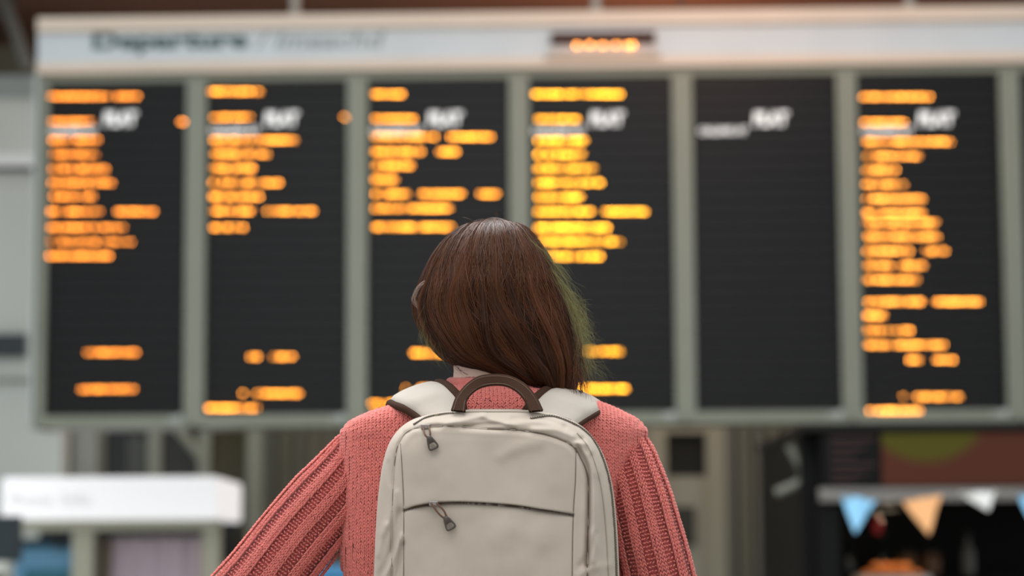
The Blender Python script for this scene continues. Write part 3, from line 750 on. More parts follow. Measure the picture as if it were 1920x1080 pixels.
# torso columns
pitch_x, pitch_s = 0.0050, 0.0041
xs_ = np.arange(xat(630), xat(1222), pitch_x)
pts, Ts, Ns, xsid, rowid = [], [], [], [], []
zfine = np.linspace(zat(1235), zat(716), 900)
cxf, hwf, hdf, ycf = torso(zfine)
for ci, x in enumerate(xs_):
    q = np.abs(x - cxf) / hwf
    ok = q < 0.995
    if ok.sum() < 20: continue
    zz = zfine[ok]; y = ycf[ok] - hdf[ok] * (1 - q[ok] ** NEXP) ** (1 / NEXP)
    # keep the lowest connected run, add the roll over to the front
    line = np.stack([zz, y], 1)
    yf = ycf[ok] + hdf[ok] * (1 - q[ok] ** NEXP) ** (1 / NEXP)
    line = np.vstack([line, np.stack([zz, yf], 1)[::-1][:160]])
    s = np.concatenate([[0], np.cumsum(np.linalg.norm(np.diff(line, axis=0), axis=1))])
    u = np.arange(0, s[-1], pitch_s)
    zc_ = np.interp(u, s, line[:, 0]); yc_ = np.interp(u, s, line[:, 1])
    xx = np.full(len(u), x)
    pts.append(np.stack([xx, yc_, zc_], 1)); rowid.append(np.arange(len(u)))
PT = np.vstack(pts); RI = np.concatenate(rowid)
hid = (PT[:, 0] > xat(765)) & (PT[:, 0] < xat(1095)) & (PT[:, 2] < zat(835)) & (PT[:, 1] < Y0)      # pressed flat under the backpack
PT, RI = PT[~hid], RI[~hid]
def torso_normal(p):
    def fimp(p):
        c, h, d, y = torso(p[:, 2])
        return (np.abs(p[:, 0] - c) / h) ** NEXP + (np.abs(p[:, 1] - y) / d) ** NEXP
    e = 1e-3; g = np.zeros_like(p)
    for k in range(3):
        a = p.copy(); a[:, k] += e; b = p.copy(); b[:, k] -= e
        g[:, k] = fimp(a) - fimp(b)
    return g / (np.linalg.norm(g, axis=1)[:, None] + 1e-12)
NN = torso_normal(PT)
T = np.array([0, 0, 1.0]) - NN * NN[:, 2:3]
flat = np.linalg.norm(T, axis=1) < 0.05
T[flat] = [0, 1, 0]; T -= NN * (T * NN).sum(1)[:, None]; T /= np.linalg.norm(T, axis=1)[:, None]
B = np.cross(T, NN)
# stretch across where the surface turns away sideways
st = np.clip(1 / np.maximum(np.abs(B[:, 0]), .35), 1, 2.4)
jit = rng.normal(0, 1, (len(PT), 3)) * 0.00022
wob = 0.0006 * np.sin(RI * 0.35 + PT[:, 0] * 60)
for sgn in (-1, 1):
    c = PT + B * (sgn * pitch_x * .225 * st)[:, None] + jit + B * wob[:, None]
    add_st(*legs(c, T, NN, B, .0042, .00120 * st, .00135, np.full(len(PT), sgn * math.radians(24)) + rng.normal(0, .06, len(PT)), 0.0006))

# sleeves
def sleeve(path, radii, ncol, py_stop=None):
    p = spline(path, 220)
    seglen = np.linalg.norm(np.diff(p, axis=0), axis=1); s = np.concatenate([[0], np.cumsum(seglen)])
    t, N_, B_ = frames(p)
    rr = np.interp(np.linspace(0, 1, 220), np.linspace(0, 1, len(radii)), radii)
    k = np.hanning(25); k /= k.sum(); rr = np.convolve(np.pad(rr, 12, 'edge'), k, 'valid')
    n = 64; a = np.linspace(0, 2 * math.pi, n, endpoint=False)
    sel = np.arange(0, 220, 3)
    Vb = p[sel][:, None] + (rr[sel] - .0025)[:, None, None] * (np.cos(a)[None, :, None] * N_[sel][:, None] + np.sin(a)[None, :, None] * B_[sel][:, None])
    add_base(Vb.reshape(-1, 3), grid_faces(len(sel), n, wrap_v=True)[:, ::-1])
    u = np.arange(0.0, s[-1], .0043)
    pu = np.stack([np.interp(u, s, p[:, i]) for i in range(3)], 1); ru = np.interp(u, s, rr)
    Nu = np.stack([np.interp(u, s, N_[:, i]) for i in range(3)], 1); Bu = np.stack([np.interp(u, s, B_[:, i]) for i in range(3)], 1); Tu = np.stack([np.interp(u, s, t[:, i]) for i in range(3)], 1)
    for j in range(ncol):
        ph = 2 * math.pi * j / ncol + 0.02 * np.sin(u * 40)
        nn = np.cos(ph)[:, None] * Nu + np.sin(ph)[:, None] * Bu
        nn /= np.linalg.norm(nn, axis=1)[:, None]
        bb = np.cross(Tu, nn)
        cp = 2 * math.pi * ru / ncol
        kpos = j % 6
        if kpos in (0, 1, 2):
            off = .0022 + (.0008 if kpos == 1 else 0)
            for sgn in (-1, 1):
                c = pu + nn * (ru + off)[:, None] + bb * (sgn * cp * .25)[:, None] + rng.normal(0, .0002, (len(u), 3))
                add_st(*legs(c, Tu, nn, bb, .0041, cp * .255, .0014, np.full(len(u), sgn * math.radians(20)), 0))
        else:
            # purl ladders: short bars across, alternately shifted
            off = -.0016 if kpos == 4 else -.0006
            sh = np.where(np.arange(len(u)) % 2 == 0, .5, -.5)
            c = pu + nn * (ru + off)[:, None] + bb * (sh * cp * .5)[:, None] + rng.normal(0, .0002, (len(u), 3))
            add_st(*legs(c, Tu, nn, bb, cp * .58, .00115, .0011, np.where(sh > 0, math.radians(66), math.radians(114)) + rng.normal(0, .1, len(u)), 0))
sleeve(LP, [.026, .040, .0485, .0500, .0500, .0510], 72)
sleeve(RP, [.022, .034, .0405, .0430, .0445, .0460], 66)
# lower sleeves round the elbow to the cuff
for pa_, w_, r0_ in ((LP, Lwr, .0500), (RP, Rwr, .0450)):
    e_ = pa_[-1]
    q_ = spline([lerp(pa_[-2], e_, .90), e_, lerp(e_, w_, .25) + (e_ - pa_[-2]) * .10, lerp(e_, w_, .55), lerp(e_, w_, .90)], 40)
    v_, f_ = tube_vf(q_, np.interp(np.linspace(0, 1, 40), [0, .3, .7, 1], [r0_, r0_ - .001, .041, .032]), 40, False)
    add_base(v_, np.array(f_))
bv_, bf_ = np.vstack(baseV), np.vstack(baseF)
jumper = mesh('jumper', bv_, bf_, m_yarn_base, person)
# collar: ribbed band around the neck
cz = [(706, .0), ]
a = np.linspace(0, 2 * math.pi, 120, endpoint=False)
zc0 = zat(723)
ring = np.stack([xat(928) + .0575 * np.cos(a), Y0 - .002 + .066 * np.sin(a), zc0 + .006 * np.sin(a) + 0 * a], 1)
mesh('collar', *(lambda pr: (pr[0].reshape(-1, 3), pr[1]))((
    np.array([[ring[i] + np.array([math.cos(a[i]) * .0055 * math.cos(b) * (1 + .18 * (i % 2)), math.sin(a[i]) * .0055 * math.cos(b) * (1 + .18 * (i % 2)), .011 * math.sin(b)]) for b in np.linspace(0, 2 * math.pi, 12, endpoint=False)] for i in range(120)]),
    grid_faces(120, 12, True, True))), m_yarn, jumper, label='rolled ribbed collar')
SV, SF = np.vstack(stV), np.vstack(stF)
mesh('knit_stitches', SV, SF, m_yarn, jumper, kind='stuff')
print('stitches tris', len(SF) * 2)
# fuzz
nfz = 16000
idx = rng.integers(0, len(stV[0]) // 25, nfz)
src = np.vstack(stV); cen = src.reshape(-1, 25, 3).mean(1); surf_n = len(cen)
idx = rng.integers(0, surf_n, nfz)
root = cen[idx]
dirn = rng.normal(0, 1, (nfz, 3)); 
own = src.reshape(-1, 5, 5, 3)[idx, 2:3].mean((1, 2)) - src.reshape(-1, 5, 5, 3)[idx][:, [0, 4]].mean((1, 2))
own /= np.linalg.norm(own, axis=1)[:, None] + 1e-9
dirn = dirn * .55 + own * 1.0; dirn /= np.linalg.norm(dirn, axis=1)[:, None]
L = rng.uniform(.002, .0055, nfz)[:, None]; side = np.cross(dirn, rng.normal(0, 1, (nfz, 3))); side /= np.linalg.norm(side, axis=1)[:, None]
wd_ = .00009
p0_ = root; p1_ = root + dirn * L * .55; p2_ = root + dirn * L + side * L * .25
Vf = np.stack([p0_ - side * wd_, p0_ + side * wd_, p1_ - side * wd_, p1_ + side * wd_, p2_ - side * wd_ * .3, p2_ + side * wd_ * .3], 1)
Ff = np.array([[0, 1, 3, 2], [2, 3, 5, 4]])
mesh('wool_fuzz', Vf.reshape(-1, 3), (Ff[None] + (np.arange(nfz) * 6)[:, None, None]).reshape(-1, 4), yarn('coral_fuzz', (0.80, 0.34, 0.28)), jumper, kind='stuff')

# ---------------------------------------------------------------- hair
def hair_mat(name, dark, light, rough=0.38):
    m = bpy.data.materials.new(name); m.use_nodes = True; nt = m.node_tree; b = nt.nodes['Principled BSDF']
    at = nt.nodes.new('ShaderNodeAttribute'); at.attribute_name = 'tone'
    r = nt.nodes.new('ShaderNodeValToRGB'); r.color_ramp.elements[0].color = (*dark, 1); r.color_ramp.elements[1].color = (*light, 1)
    nt.links.new(at.outputs['Fac'], r.inputs[0]); nt.links.new(r.outputs[0], b.inputs['Base Color'])
    b.inputs['Roughness'].default_value = rough; b.inputs['Specular IOR Level'].default_value = 0.22
    return m
m_hair = hair_mat('hair_brown', (0.006, 0.0022, 0.001), (0.135, 0.043, 0.0145), .38)
BLp = [(903, 413), (860, 425), (820, 465), (795, 520), (780, 572), (797, 625), (838, 675), (905, 697), (960, 713)]
BRp = [(948, 412), (988, 426), (1022, 470), (1050, 525), (1072, 580), (1084, 635), (1086, 690), (1080, 722), (1074, 752)]
BL = spline(BLp, 101); BR = spline(BRp, 101)
tt = np.linspace(0, 1, 101)
YC = np.interp(tt, [0, .12, .3, .5, .7, .85, 1], [3.112, 3.115, 3.118, 3.118, 3.105, 3.085, 3.065])
YD = np.interp(tt, [0, .06, .14, .25, .4, .6, .75, .88, 1], [.03, .062, .088, .108, .122, .118, .092, .066, .035])
kk = np.hanning(9); kk /= kk.sum(); YD = np.convolve(np.pad(YD, 4, 'edge'), kk, 'valid'); YD[0] = .03
def hair_pt(phi, t, rad):
    """phi: 0 left silhouette, pi right silhouette, pi/2 towards the camera"""
    lx = np.interp(t, tt, BL[:, 0]); ly = np.interp(t, tt, BL[:, 1]); rx = np.interp(t, tt, BR[:, 0]); ry = np.interp(t, tt, BR[:, 1])
    yc = np.interp(t, tt, YC); yd = np.interp(t, tt, YD)
    s = .5 - .5 * np.cos(phi) * rad
    bx = lx + (rx - lx) * s; by = ly + (ry - ly) * s
    # middle of the lock line bulges a little upward at the crown
    by = by - 5 * np.sin(np.pi * np.clip(s, 0, 1)) * np.exp(-(t / .10) ** 2)
    return bx, by, yc - yd * np.sin(phi) * rad
# cap under the strands
def tmax(phi):
    d_ = np.abs(((phi - math.pi / 2 + math.pi) % (2 * math.pi)) - math.pi)      # 0 at the back, pi at the front
    return np.interp(d_, [0, math.pi / 2 + .45, math.pi / 2 + .75, math.pi], [1, 1, .34, .22])
nph, ntt = 120, 60
ph = np.linspace(0, 2 * math.pi, nph, endpoint=False); tq = np.linspace(0, .965, ntt)
PH, TQ = np.meshgrid(ph, tq, indexing='ij'); TQ = TQ * tmax(PH)
bx, by, yy = hair_pt(PH, TQ, .955)
capV = Pa(bx, by, yy)
hair = empty('hair', (0, 0, 0), None, None); hair.parent = person
bpy.data.objects.remove(hair)
o = mesh('hair', capV.reshape(-1, 3), grid_faces(nph, ntt, wrap_u=True), m_hair, person, label='long brown hair swept over the right shoulder')
at = o.data.attributes.new('tone', 'FLOAT', 'POINT'); at.data.foreach_set('value', np.full(len(o.data.vertices), .04, np.float32))  # near-black cap paints the shade in gaps between locks
hair = o
def strands(name, PXY, r0, tone, m, parent, label=None):
    """PXY (n,k,3) world polylines -> tapered folded ribbons"""
    n, k, _ = PXY.shape
    t = np.gradient(PXY, axis=1); t /= np.linalg.norm(t, axis=2)[..., None] + 1e-12
    out_ = PXY - np.array([HC[0], HC[1], 0]); out_[..., 2] = 0; out_ /= np.linalg.norm(out_, axis=2)[..., None] + 1e-9
    out_[..., 1] -= .4
    a = np.cross(t, out_); a /= np.linalg.norm(a, axis=2)[..., None] + 1e-12; b = np.cross(a, t)
    roll = rng.normal(0, .55, n)[:, None] + rng.normal(0, .25, n)[:, None] * np.linspace(0, 1, k)[None]
    a2 = np.cos(roll)[..., None] * a + np.sin(roll)[..., None] * b; b2 = -np.sin(roll)[..., None] * a + np.cos(roll)[..., None] * b
    tap = np.interp(np.linspace(0, 1, k), [0, .08, .8, 1], [.5, 1, .9, .12])
    r = np.asarray(r0)[:, None] * tap[None, :]
    V = np.stack([PXY - a2 * r[..., None], PXY + a2 * r[..., None]], 2)
    g = grid_faces(k, 2)
    Fa = (g[None] + (np.arange(n) * k * 2)[:, None, None]).reshape(-1, 4)
    o = mesh(name, V.reshape(-1, 3), Fa, m, parent, kind='stuff', label=label)
    at = o.data.attributes.new('tone', 'FLOAT', 'POINT')
    at.data.foreach_set('value', np.repeat(np.asarray(tone, np.float32), k * 2))
    return o
K = 20
nlock = 150
lock_phi = np.concatenate([rng.uniform(-.30, math.pi + .30, nlock)])
lock_w = rng.uniform(.022, .070, nlock); lock_r = rng.uniform(-.05, .055, nlock); lock_rp = rng.uniform(0, 6.28, nlock); lock_tone = np.clip(.75 * rng.beta(.6, 1.1, nlock) + 4 * lock_r + .10, 0, 1)  # sunken locks coloured darker, raised ones lighter, as painted shade
lock_end = rng.uniform(.90, 1.0, nlock); lock_a1 = rng.normal(0, .065, nlock); lock_f1 = rng.uniform(.6, 1.6, nlock); lock_p1 = rng.uniform(0, 6.28, nlock)
lock_drift = rng.normal(.04, .16, nlock)
NS = 25500
li = rng.integers(0, nlock, NS); d = rng.normal(0, 1, NS)
t0 = np.where(rng.random(NS) < .8, rng.uniform(0, .03, NS), rng.uniform(.03, .25, NS)); t1 = lock_end[li] + rng.uniform(-.06, .03, NS)
tk = t0[:, None] + (t1 - t0)[:, None] * np.linspace(0, 1, K)[None]
phi = lock_phi[li][:, None] + (d * lock_w[li])[:, None] * (1 - .55 * tk ** 2) + lock_drift[li][:, None] * tk * 1.0 + lock_a1[li][:, None] * np.sin(lock_f1[li][:, None] * tk * 6.28 + lock_p1[li][:, None]) * np.minimum(tk * 3, 1)
phi += rng.normal(0, .012, NS)[:, None] + rng.normal(0, .02, NS)[:, None] * tk
phi = np.clip(phi, -.45, math.pi + .45)
rad = .975 + (lock_r[li][:, None] * np.minimum(tk * 3, 1) * (.65 + .5 * np.sin(tk * 5 + lock_rp[li][:, None])) + .022 * np.exp(-d ** 2)[:, None] * np.minimum(tk * 2, 1)) + rng.normal(0, .006, NS)[:, None]
bx, by, yy = hair_pt(phi, np.clip(tk, 0, 1), rad)
bx += 2.0 * np.sin(tk * 9 + rng.uniform(0, 6.28, NS)[:, None]) * tk
pw = Pa(bx, by, yy)
tone = np.clip(lock_tone[li] * .8 + rng.normal(.06, .10, NS), 0, 1)
strands('hair_strands', pw, rng.uniform(.00014, .00026, NS), tone, m_hair, hair)
nf = 5000
pf = rng.uniform(math.pi + .35, 2 * math.pi - .35, nf); tkf = (tmax(pf) + rng.normal(.02, .015, nf))[:, None] * np.linspace(0.02, 1, K)[None]
pfk = pf[:, None] + rng.normal(0, .08, nf)[:, None] * np.linspace(0, 1, K)[None]
bx, by, yy = hair_pt(pfk, tkf, .985 + rng.uniform(-.01, .03, nf)[:, None])
strands('front_strands', Pa(bx, by, yy), rng.uniform(.00018, .0003, nf), rng.uniform(0, .6, nf), m_hair, hair)
# loose crossing strands
n2 = 500
ph0 = rng.uniform(.2, math.pi - .1, n2); dr = rng.normal(.15, .35, n2)
tk = rng.uniform(0, .35, n2)[:, None] + rng.uniform(.3, .62, n2)[:, None] * np.linspace(0, 1, K)[None]
phi = ph0[:, None] + dr[:, None] * np.linspace(0, 1, K)[None] ** 1.3
bx, by, yy = hair_pt(phi, tk, 1.015 + rng.uniform(0, .02, n2)[:, None])
strands('loose_strands', Pa(bx, by, yy), rng.uniform(.00016, .00026, n2), rng.uniform(.4, 1, n2), m_hair, hair)
# fly-away wisps: backlight and green spill painted into the olive colour
m_wisp = hair_mat('hair_wisp_backlit', (0.07, 0.058, 0.018), (0.28, 0.26, 0.10), .5)
def wisps(name, n, starts, ends, bow, Yr, m, label, rr=(.00012, .00022), curl=6):
    P0 = spline(starts, 100)[rng.integers(0, 100, n)] + rng.normal(0, 3, (n, 2)); P1 = spline(ends, 100)[rng.integers(0, 100, n)] + rng.normal(0, 9, (n, 2))
    u = np.linspace(0, 1, K)[None, :, None]
    mid = (P0 + P1) / 2 + rng.normal(0, 1, (n, 2)) * bow * .5 + np.array(bow)
    q = (1 - u) ** 2 * P0[:, None] + 2 * u * (1 - u) * mid[:, None] + u ** 2 * P1[:, None]
    q[..., 0] += curl * np.sin(u[..., 0] * rng.uniform(4, 11, n)[:, None] + rng.uniform(0, 6, n)[:, None]) * u[..., 0] * rng.uniform(.2, 1, n)[:, None]
    q[..., 1] += curl * .5 * np.sin(u[..., 0] * rng.uniform(4, 9, n)[:, None] + rng.uniform(0, 6, n)[:, None]) * u[..., 0]
    Yq = rng.uniform(*Yr, n)[:, None] + 0 * q[..., 0]
    strands(name, Pa(q[..., 0], q[..., 1], Yq), rng.uniform(*rr, n), rng.uniform(0, 1, n), m, hair, label)
wisps('flyaway_hair', 620, [(1030, 500), (1056, 545), (1070, 590), (1078, 640), (1078, 690)], [(1082, 560), (1098, 600), (1108, 650), (1108, 700), (1092, 745)], np.array([10, -8]), (3.03, 3.13), m_wisp, 'fine flyaway hair on the right, coloured as backlit', rr=(.00006, .00013), curl=9)
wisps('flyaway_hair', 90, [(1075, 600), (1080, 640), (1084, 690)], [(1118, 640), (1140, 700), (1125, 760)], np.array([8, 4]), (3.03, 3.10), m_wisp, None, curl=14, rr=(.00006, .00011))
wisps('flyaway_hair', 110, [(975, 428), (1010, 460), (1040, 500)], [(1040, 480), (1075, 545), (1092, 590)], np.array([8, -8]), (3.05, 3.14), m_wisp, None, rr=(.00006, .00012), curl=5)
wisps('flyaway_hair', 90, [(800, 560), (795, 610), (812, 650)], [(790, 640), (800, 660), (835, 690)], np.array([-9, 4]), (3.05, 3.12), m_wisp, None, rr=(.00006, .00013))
wisps('dark_wisp', 90, [(1078, 600), (1080, 660), (1070, 700)], [(1090, 720), (1095, 760), (1070, 755)], np.array([6, -8]), (3.02, 3.06), m_hair, None, rr=(.0002, .0003))
wisps('dark_wisp', 40, [(830, 650), (840, 670)], [(850, 690), (880, 702)], np.array([-4, 6]), (3.05, 3.08), m_hair, None)
wisps('crown_wisp', 60, [(880, 425), (920, 413), (960, 420)], [(845, 455), (920, 425), (985, 445)], np.array([0, -14]), (3.06, 3.12), m_hair, None, curl=2)
# pale hair curl by the temple
cv = [P(x, y, 3.08) for x, y in ((799, 528), (788, 536), (780, 550), (778, 564), (786, 574), (794, 590), (797, 606))]
cvs = spline(cv, K); n = 34
pp = cvs[None] + rng.normal(0, .0018, (n, 1, 3)) + rng.normal(0, .0006, (n, K, 3)) * 0.6
strands('temple_curl', pp, rng.uniform(.00018, .0003, n), rng.uniform(.3, 1, n), hair_mat('hair_pale', (0.09, 0.045, 0.03), (0.40, 0.28, 0.22), .4), hair, 'pale curl at the left temple')
# ---------------------------------------------------------------- backpack
pack = empty('backpack', tuple(P(930, 1425, 2.98)), 'beige fabric backpack with brown handle worn on the woman\'s back', 'backpack')
def fabric(name, rgb, bump=0.35, rough=0.75):
    m = mat(name, rgb, rough, spec=0.25, noise=0.035, nscale=35, sheen=0.08)
    nt = m.node_tree; b = nt.nodes['Principled BSDF']; tc = nt.nodes.new('ShaderNodeTexCoord')
    outs = []
    for rot in ((0, 0, 0), (0, math.radians(90), 0)):
        mp = nt.nodes.new('ShaderNodeMapping'); mp.inputs['Rotation'].default_value = rot; nt.links.new(tc.outputs['Object'], mp.inputs[0])
        wv = nt.nodes.new('ShaderNodeTexWave'); wv.inputs['Scale'].default_value = 420; wv.inputs['Distortion'].default_value = 1.2; wv.inputs['Detail Scale'].default_value = 3
        nt.links.new(mp.outputs[0], wv.inputs[0]); outs.append(wv.outputs['Fac'])
    ad = nt.nodes.new('ShaderNodeMath'); nt.links.new(outs[0], ad.inputs[0]); nt.links.new(outs[1], ad.inputs[1])
    bp = nt.nodes.new('ShaderNodeBump'); bp.inputs['Strength'].default_value = bump; bp.inputs['Distance'].default_value = 0.0004
    nt.links.new(ad.outputs[0], bp.inputs['Height']); nt.links.new(bp.outputs[0], b.inputs['Normal'])
    return m
m_fab = fabric('pack_fabric', (189, 176, 162)); m_pad = fabric('strap_fabric', (186, 176, 164)); m_web = mat('webbing_brown', (64, 44, 33), 0.9, spec=.12, bump=.5, bscale=700)
m_tape = mat('zip_tape', (166, 156, 140), 0.8, bump=.5, bscale=900); m_coil = mat('zip_coil', (92, 82, 68), 0.5); m_thread = mat('seam_thread', (112, 98, 86), 0.8)
m_pull = mat('pull_rubber', (72, 62, 56), 0.4); m_cord = mat('pull_cord', (112, 78, 62), 0.8, bump=.6, bscale=1500); m_metal = mat('slider_metal', (150, 145, 140), 0.3, metallic=0.9)
out = [(930, 768), (985, 769), (1040, 777), (1082, 794), (1112, 822), (1134, 862), (1149, 920), (1157, 1000), (1161, 1100), (1164, 1250), (1152, 1385), (1112, 1428), (930, 1434), (748, 1428),
       (708, 1385), (698, 1250), (701, 1100), (705, 1000), (710, 930), (719, 868), (736, 822), (768, 791), (818, 775), (872, 769)]
NA, NR = 500, 180
oc = spline(out + [out[0]], NA + 1)[:-1]
C0 = np.array([932.0, 1080.0])
rr_ = np.linspace(0, 1, NR) ** 0.75
G = C0[None, None] + rr_[:, None, None] * (oc - C0)[None]          # (NR,NA,2) px
# squeeze rays so the grid is even near the top: rings blend towards centre line
def seg_dist(Q, pl):
    pl = np.asarray(pl, float); best = np.full(Q.shape[:-1], 1e9); side = np.zeros(Q.shape[:-1])
    for a, b in zip(pl[:-1], pl[1:]):
        ab = b - a; t = np.clip(((Q - a) @ ab) / (ab @ ab), 0, 1)
        d = Q - (a + t[..., None] * ab); dd = np.linalg.norm(d, axis=-1)
        m_ = dd < best; best = np.where(m_, dd, best); side = np.where(m_, ab[0] * d[..., 1] - ab[1] * d[..., 0], side)
    return best, np.sign(side)
dedge, _ = seg_dist(G, np.vstack([oc[::4], oc[:1]]))
dedge = dedge * 1.0
Yedge = 2.955
x_ = np.clip(dedge / 62.0, 0, 1)
H = .040 * np.sqrt(np.clip(1 - (1 - x_) ** 2, 0, 1)) + .022 * (1 - np.exp(-dedge / 150.0))
seams = dict(
    pipe=spline([(738, 1434), (735, 1100), (736, 943), (741, 860), (750, 826), (766, 807), (795, 801), (850, 799), (905, 804), (960, 806), (1010, 812), (1050, 824), (1076, 838), (1090, 862), (1101, 890), (1103, 940), (1101, 1100), (1100, 1434)], 120),
    inL=spline([(751, 832), (755, 900), (757, 957), (757, 1080), (757, 1400)], 40),
    inR=spline([(1080, 840), (1079, 900), (1075, 964), (1073, 1080), (1072, 1400)], 40),
    slit=spline([(757, 957), (780, 950), (805, 946), (839, 943), (880, 943), (933, 946), (975, 950), (1010, 956), (1045, 961), (1075, 966)], 60))
def groove(name, w, dpt):
    global H
    d_, s_ = seg_dist(G, seams[name][::2] if len(seams[name]) > 60 else seams[name]); H = H - dpt * np.exp(-(d_ / w) ** 2); return d_, s_
dp, sp_ = groove('pipe', 3.2, .0030); H += .0010 * np.exp(-((dp - 9) / 6.0) ** 2)
groove('inL', 1.8, .0010); groove('inR', 1.8, .0012)
ds, ss = groove('slit', 2.2, .0035)
inside = (G[..., 0] > 757) & (G[..., 0] < 1076)
above = G[..., 1] < np.interp(G[..., 0], seams['slit'][:, 0], seams['slit'][:, 1])
H += np.where(inside & above, .0030 * np.exp(-ds / 45.0), 0) * np.clip((G[..., 0] - 757) / 30, 0, 1) * np.clip((1076 - G[..., 0]) / 30, 0, 1)
H += np.where(inside & ~above, -.0012 * np.exp(-ds / 10.0), 0)
# folds and creases
def fold(pl, w, amp):
    global H
    d_, _ = seg_dist(G, spline(pl, 24)); H = H + 1.5 * amp * np.exp(-(d_ / w) ** 2)
for pl, w_, a_ in (
    ([(835, 797), (875, 786), (905, 779)], 7, .0035), ([(905, 779), (925, 788), (950, 796)], 6, .0030), ([(950, 797), (1000, 790), (1050, 797)], 8, .0026), ([(870, 800), (930, 795), (965, 805)], 4, -.0025),
    ([(1000, 806), (1040, 806), (1075, 818)], 6, .0028), ([(960, 786), (1010, 784), (1060, 800)], 5, -.0020), ([(850, 790), (800, 793), (775, 806)], 7, .0020),
    ([(1084, 838), (1100, 872), (1104, 900), (1103, 980), (1100, 1060)], 4.5, -.0045), ([(1092, 836), (1112, 880), (1116, 950), (1112, 1050)], 9, .0040), ([(1120, 900), (1130, 980), (1132, 1060)], 8, -.0022),
    ([(1080, 832), (1098, 832), (1108, 846)], 5, .0030), ([(1092, 822), (1100, 845)], 4, -.0025),
    ([(728, 870), (733, 905)], 6, -.0012), ([(712, 1080), (728, 1050), (742, 1000), (750, 960)], 7, -.0035), ([(722, 1080), (738, 1045), (752, 1005)], 6, .0035), ([(735, 1120), (748, 1060), (754, 1020)], 5, -.0025), ([(708, 1040), (716, 1010), (724, 985)], 6, .0025),
    ([(716, 1000), (735, 960), (742, 925)], 8, .002), ([(1110, 1000), (1125, 1040), (1120, 1100)], 9, .0025), ([(1090, 1060), (1108, 1030), (1118, 1000)], 6, -.002), ([(1085, 1080), (1110, 1066), (1140, 1060)], 8, .0025),
    ([(940, 855), (975, 838), (1010, 830)], 14, .0022), ([(900, 840), (960, 860), (1000, 850)], 18, -.0005), ([(990, 1000), (960, 990), (930, 1010)], 22, .0020), ([(800, 1010), (860, 1040), (880, 1080)], 26, -.0015), ([(1020, 1000), (1000, 1050), (1010, 1090)], 22, .0018)):
    fold(pl, w_, a_)
def vnoise(Q, sc_, seed):
    r = np.random.default_rng(seed); T_ = r.normal(0, 1, (64, 64)); q = Q / sc_
    i = np.floor(q).astype(int); f = q - i; f = f * f * (3 - 2 * f); g = lambda a, b: T_[a % 64, b % 64]
    return (g(i[..., 0], i[..., 1]) * (1 - f[..., 0]) + g(i[..., 0] + 1, i[..., 1]) * f[..., 0]) * (1 - f[..., 1]) + (g(i[..., 0], i[..., 1] + 1) * (1 - f[..., 0]) + g(i[..., 0] + 1, i[..., 1] + 1) * f[..., 0]) * f[..., 1]
fade = np.clip(dedge / 20, 0, 1)
H += fade * (.0016 * vnoise(G, 80, 1) + .0003 * vnoise(G, 26, 2))
Yg = Yedge - H
front = Pa(G[..., 0], G[..., 1], Yg)
# position of a point on the pack surface, by pixel
flatG = G.reshape(-1, 2); flatY = Yg.reshape(-1)
def ysurf(px, py):
    k = np.argmin((flatG[:, 0] - px) ** 2 + (flatG[:, 1] - py) ** 2); return flatY[k]
def onpack(pl, lift=0.0, n=None):
    q = spline(pl, n) if n else np.asarray(pl, float)
    yy_ = np.array([ysurf(x, y) for x, y in q])
    if n:
        kh_ = np.hanning(9); kh_ /= kh_.sum(); yy_ = np.convolve(np.pad(yy_, 4, 'edge'), kh_, 'valid')
    return np.array([P(x, y, v_ - lift) for (x, y), v_ in zip(q, yy_)])
Fg = grid_faces(NR, NA, wrap_v=True)
cent = G.reshape(-1, 2)[Fg].mean(1)
# classify faces into sewn panels
pipe = seams['pipe']
def in_poly(Q, poly):
    x, y = Q[:, 0], Q[:, 1]; ins = np.zeros(len(Q), bool); n = len(poly)
    for i in range(n):
        x1, y1 = poly[i]; x2, y2 = poly[(i + 1) % n]
        c = ((y1 > y) != (y2 > y)) & (x < (x2 - x1) * (y - y1) / (y2 - y1 + 1e-12) + x1); ins ^= c
    return ins
inp = in_poly(cent, pipe)
yslit = np.interp(cent[:, 0], seams['slit'][:, 0], seams['slit'][:, 1])
xl_ = np.interp(cent[:, 1], seams['inL'][:, 1], seams['inL'][:, 0]); xr_ = np.interp(cent[:, 1], seams['inR'][:, 1], seams['inR'][:, 0])
mid_ = inp & (cent[:, 0] > xl_) & (cent[:, 0] < xr_)
def sub(name, mask, m, parent=pack, **kw):
    Fs = Fg[mask]; u_, inv = np.unique(Fs, return_inverse=True)
    o = mesh(name, front.reshape(-1, 3)[u_], inv.reshape(Fs.shape)[:, ::-1], m, parent, **kw)
    return o
pocket_up = sub('upper_front_panel', mid_ & (cent[:, 1] < yslit), m_fab)
pocket_lo = sub('front_pocket', mid_ & (cent[:, 1] >= yslit), m_fab)
sub('side_panel', inp & ~mid_ & (cent[:, 0] < 900), m_fab)
sub('side_panel', inp & ~mid_ & (cent[:, 0] >= 900), m_fab)
# the main compartment: outer ring, sides and back
Fo = Fg[~inp]; u_, inv = np.unique(Fo, return_inverse=True)
Vo = front.reshape(-1, 3)[u_]; Fo2 = inv.reshape(Fo.shape)[:, ::-1]
ringsV = []
for (sc_, Yb_) in ((1.0, Yedge), (1.004, 2.975), (.995, 2.99), (.975, 3.0), (.94, 3.005), (.5, 3.008), (0.02, 3.008)):
    q = C0 + (oc - C0) * sc_; ringsV.append(Pa(q[:, 0], q[:, 1], Yb_))
RV = np.array(ringsV); RF = grid_faces(len(ringsV), NA, wrap_v=True)[:, ::-1]
mesh('main_compartment', np.vstack([Vo, RV.reshape(-1, 3)]), np.vstack([Fo2, RF + len(Vo)]), m_fab, pack)
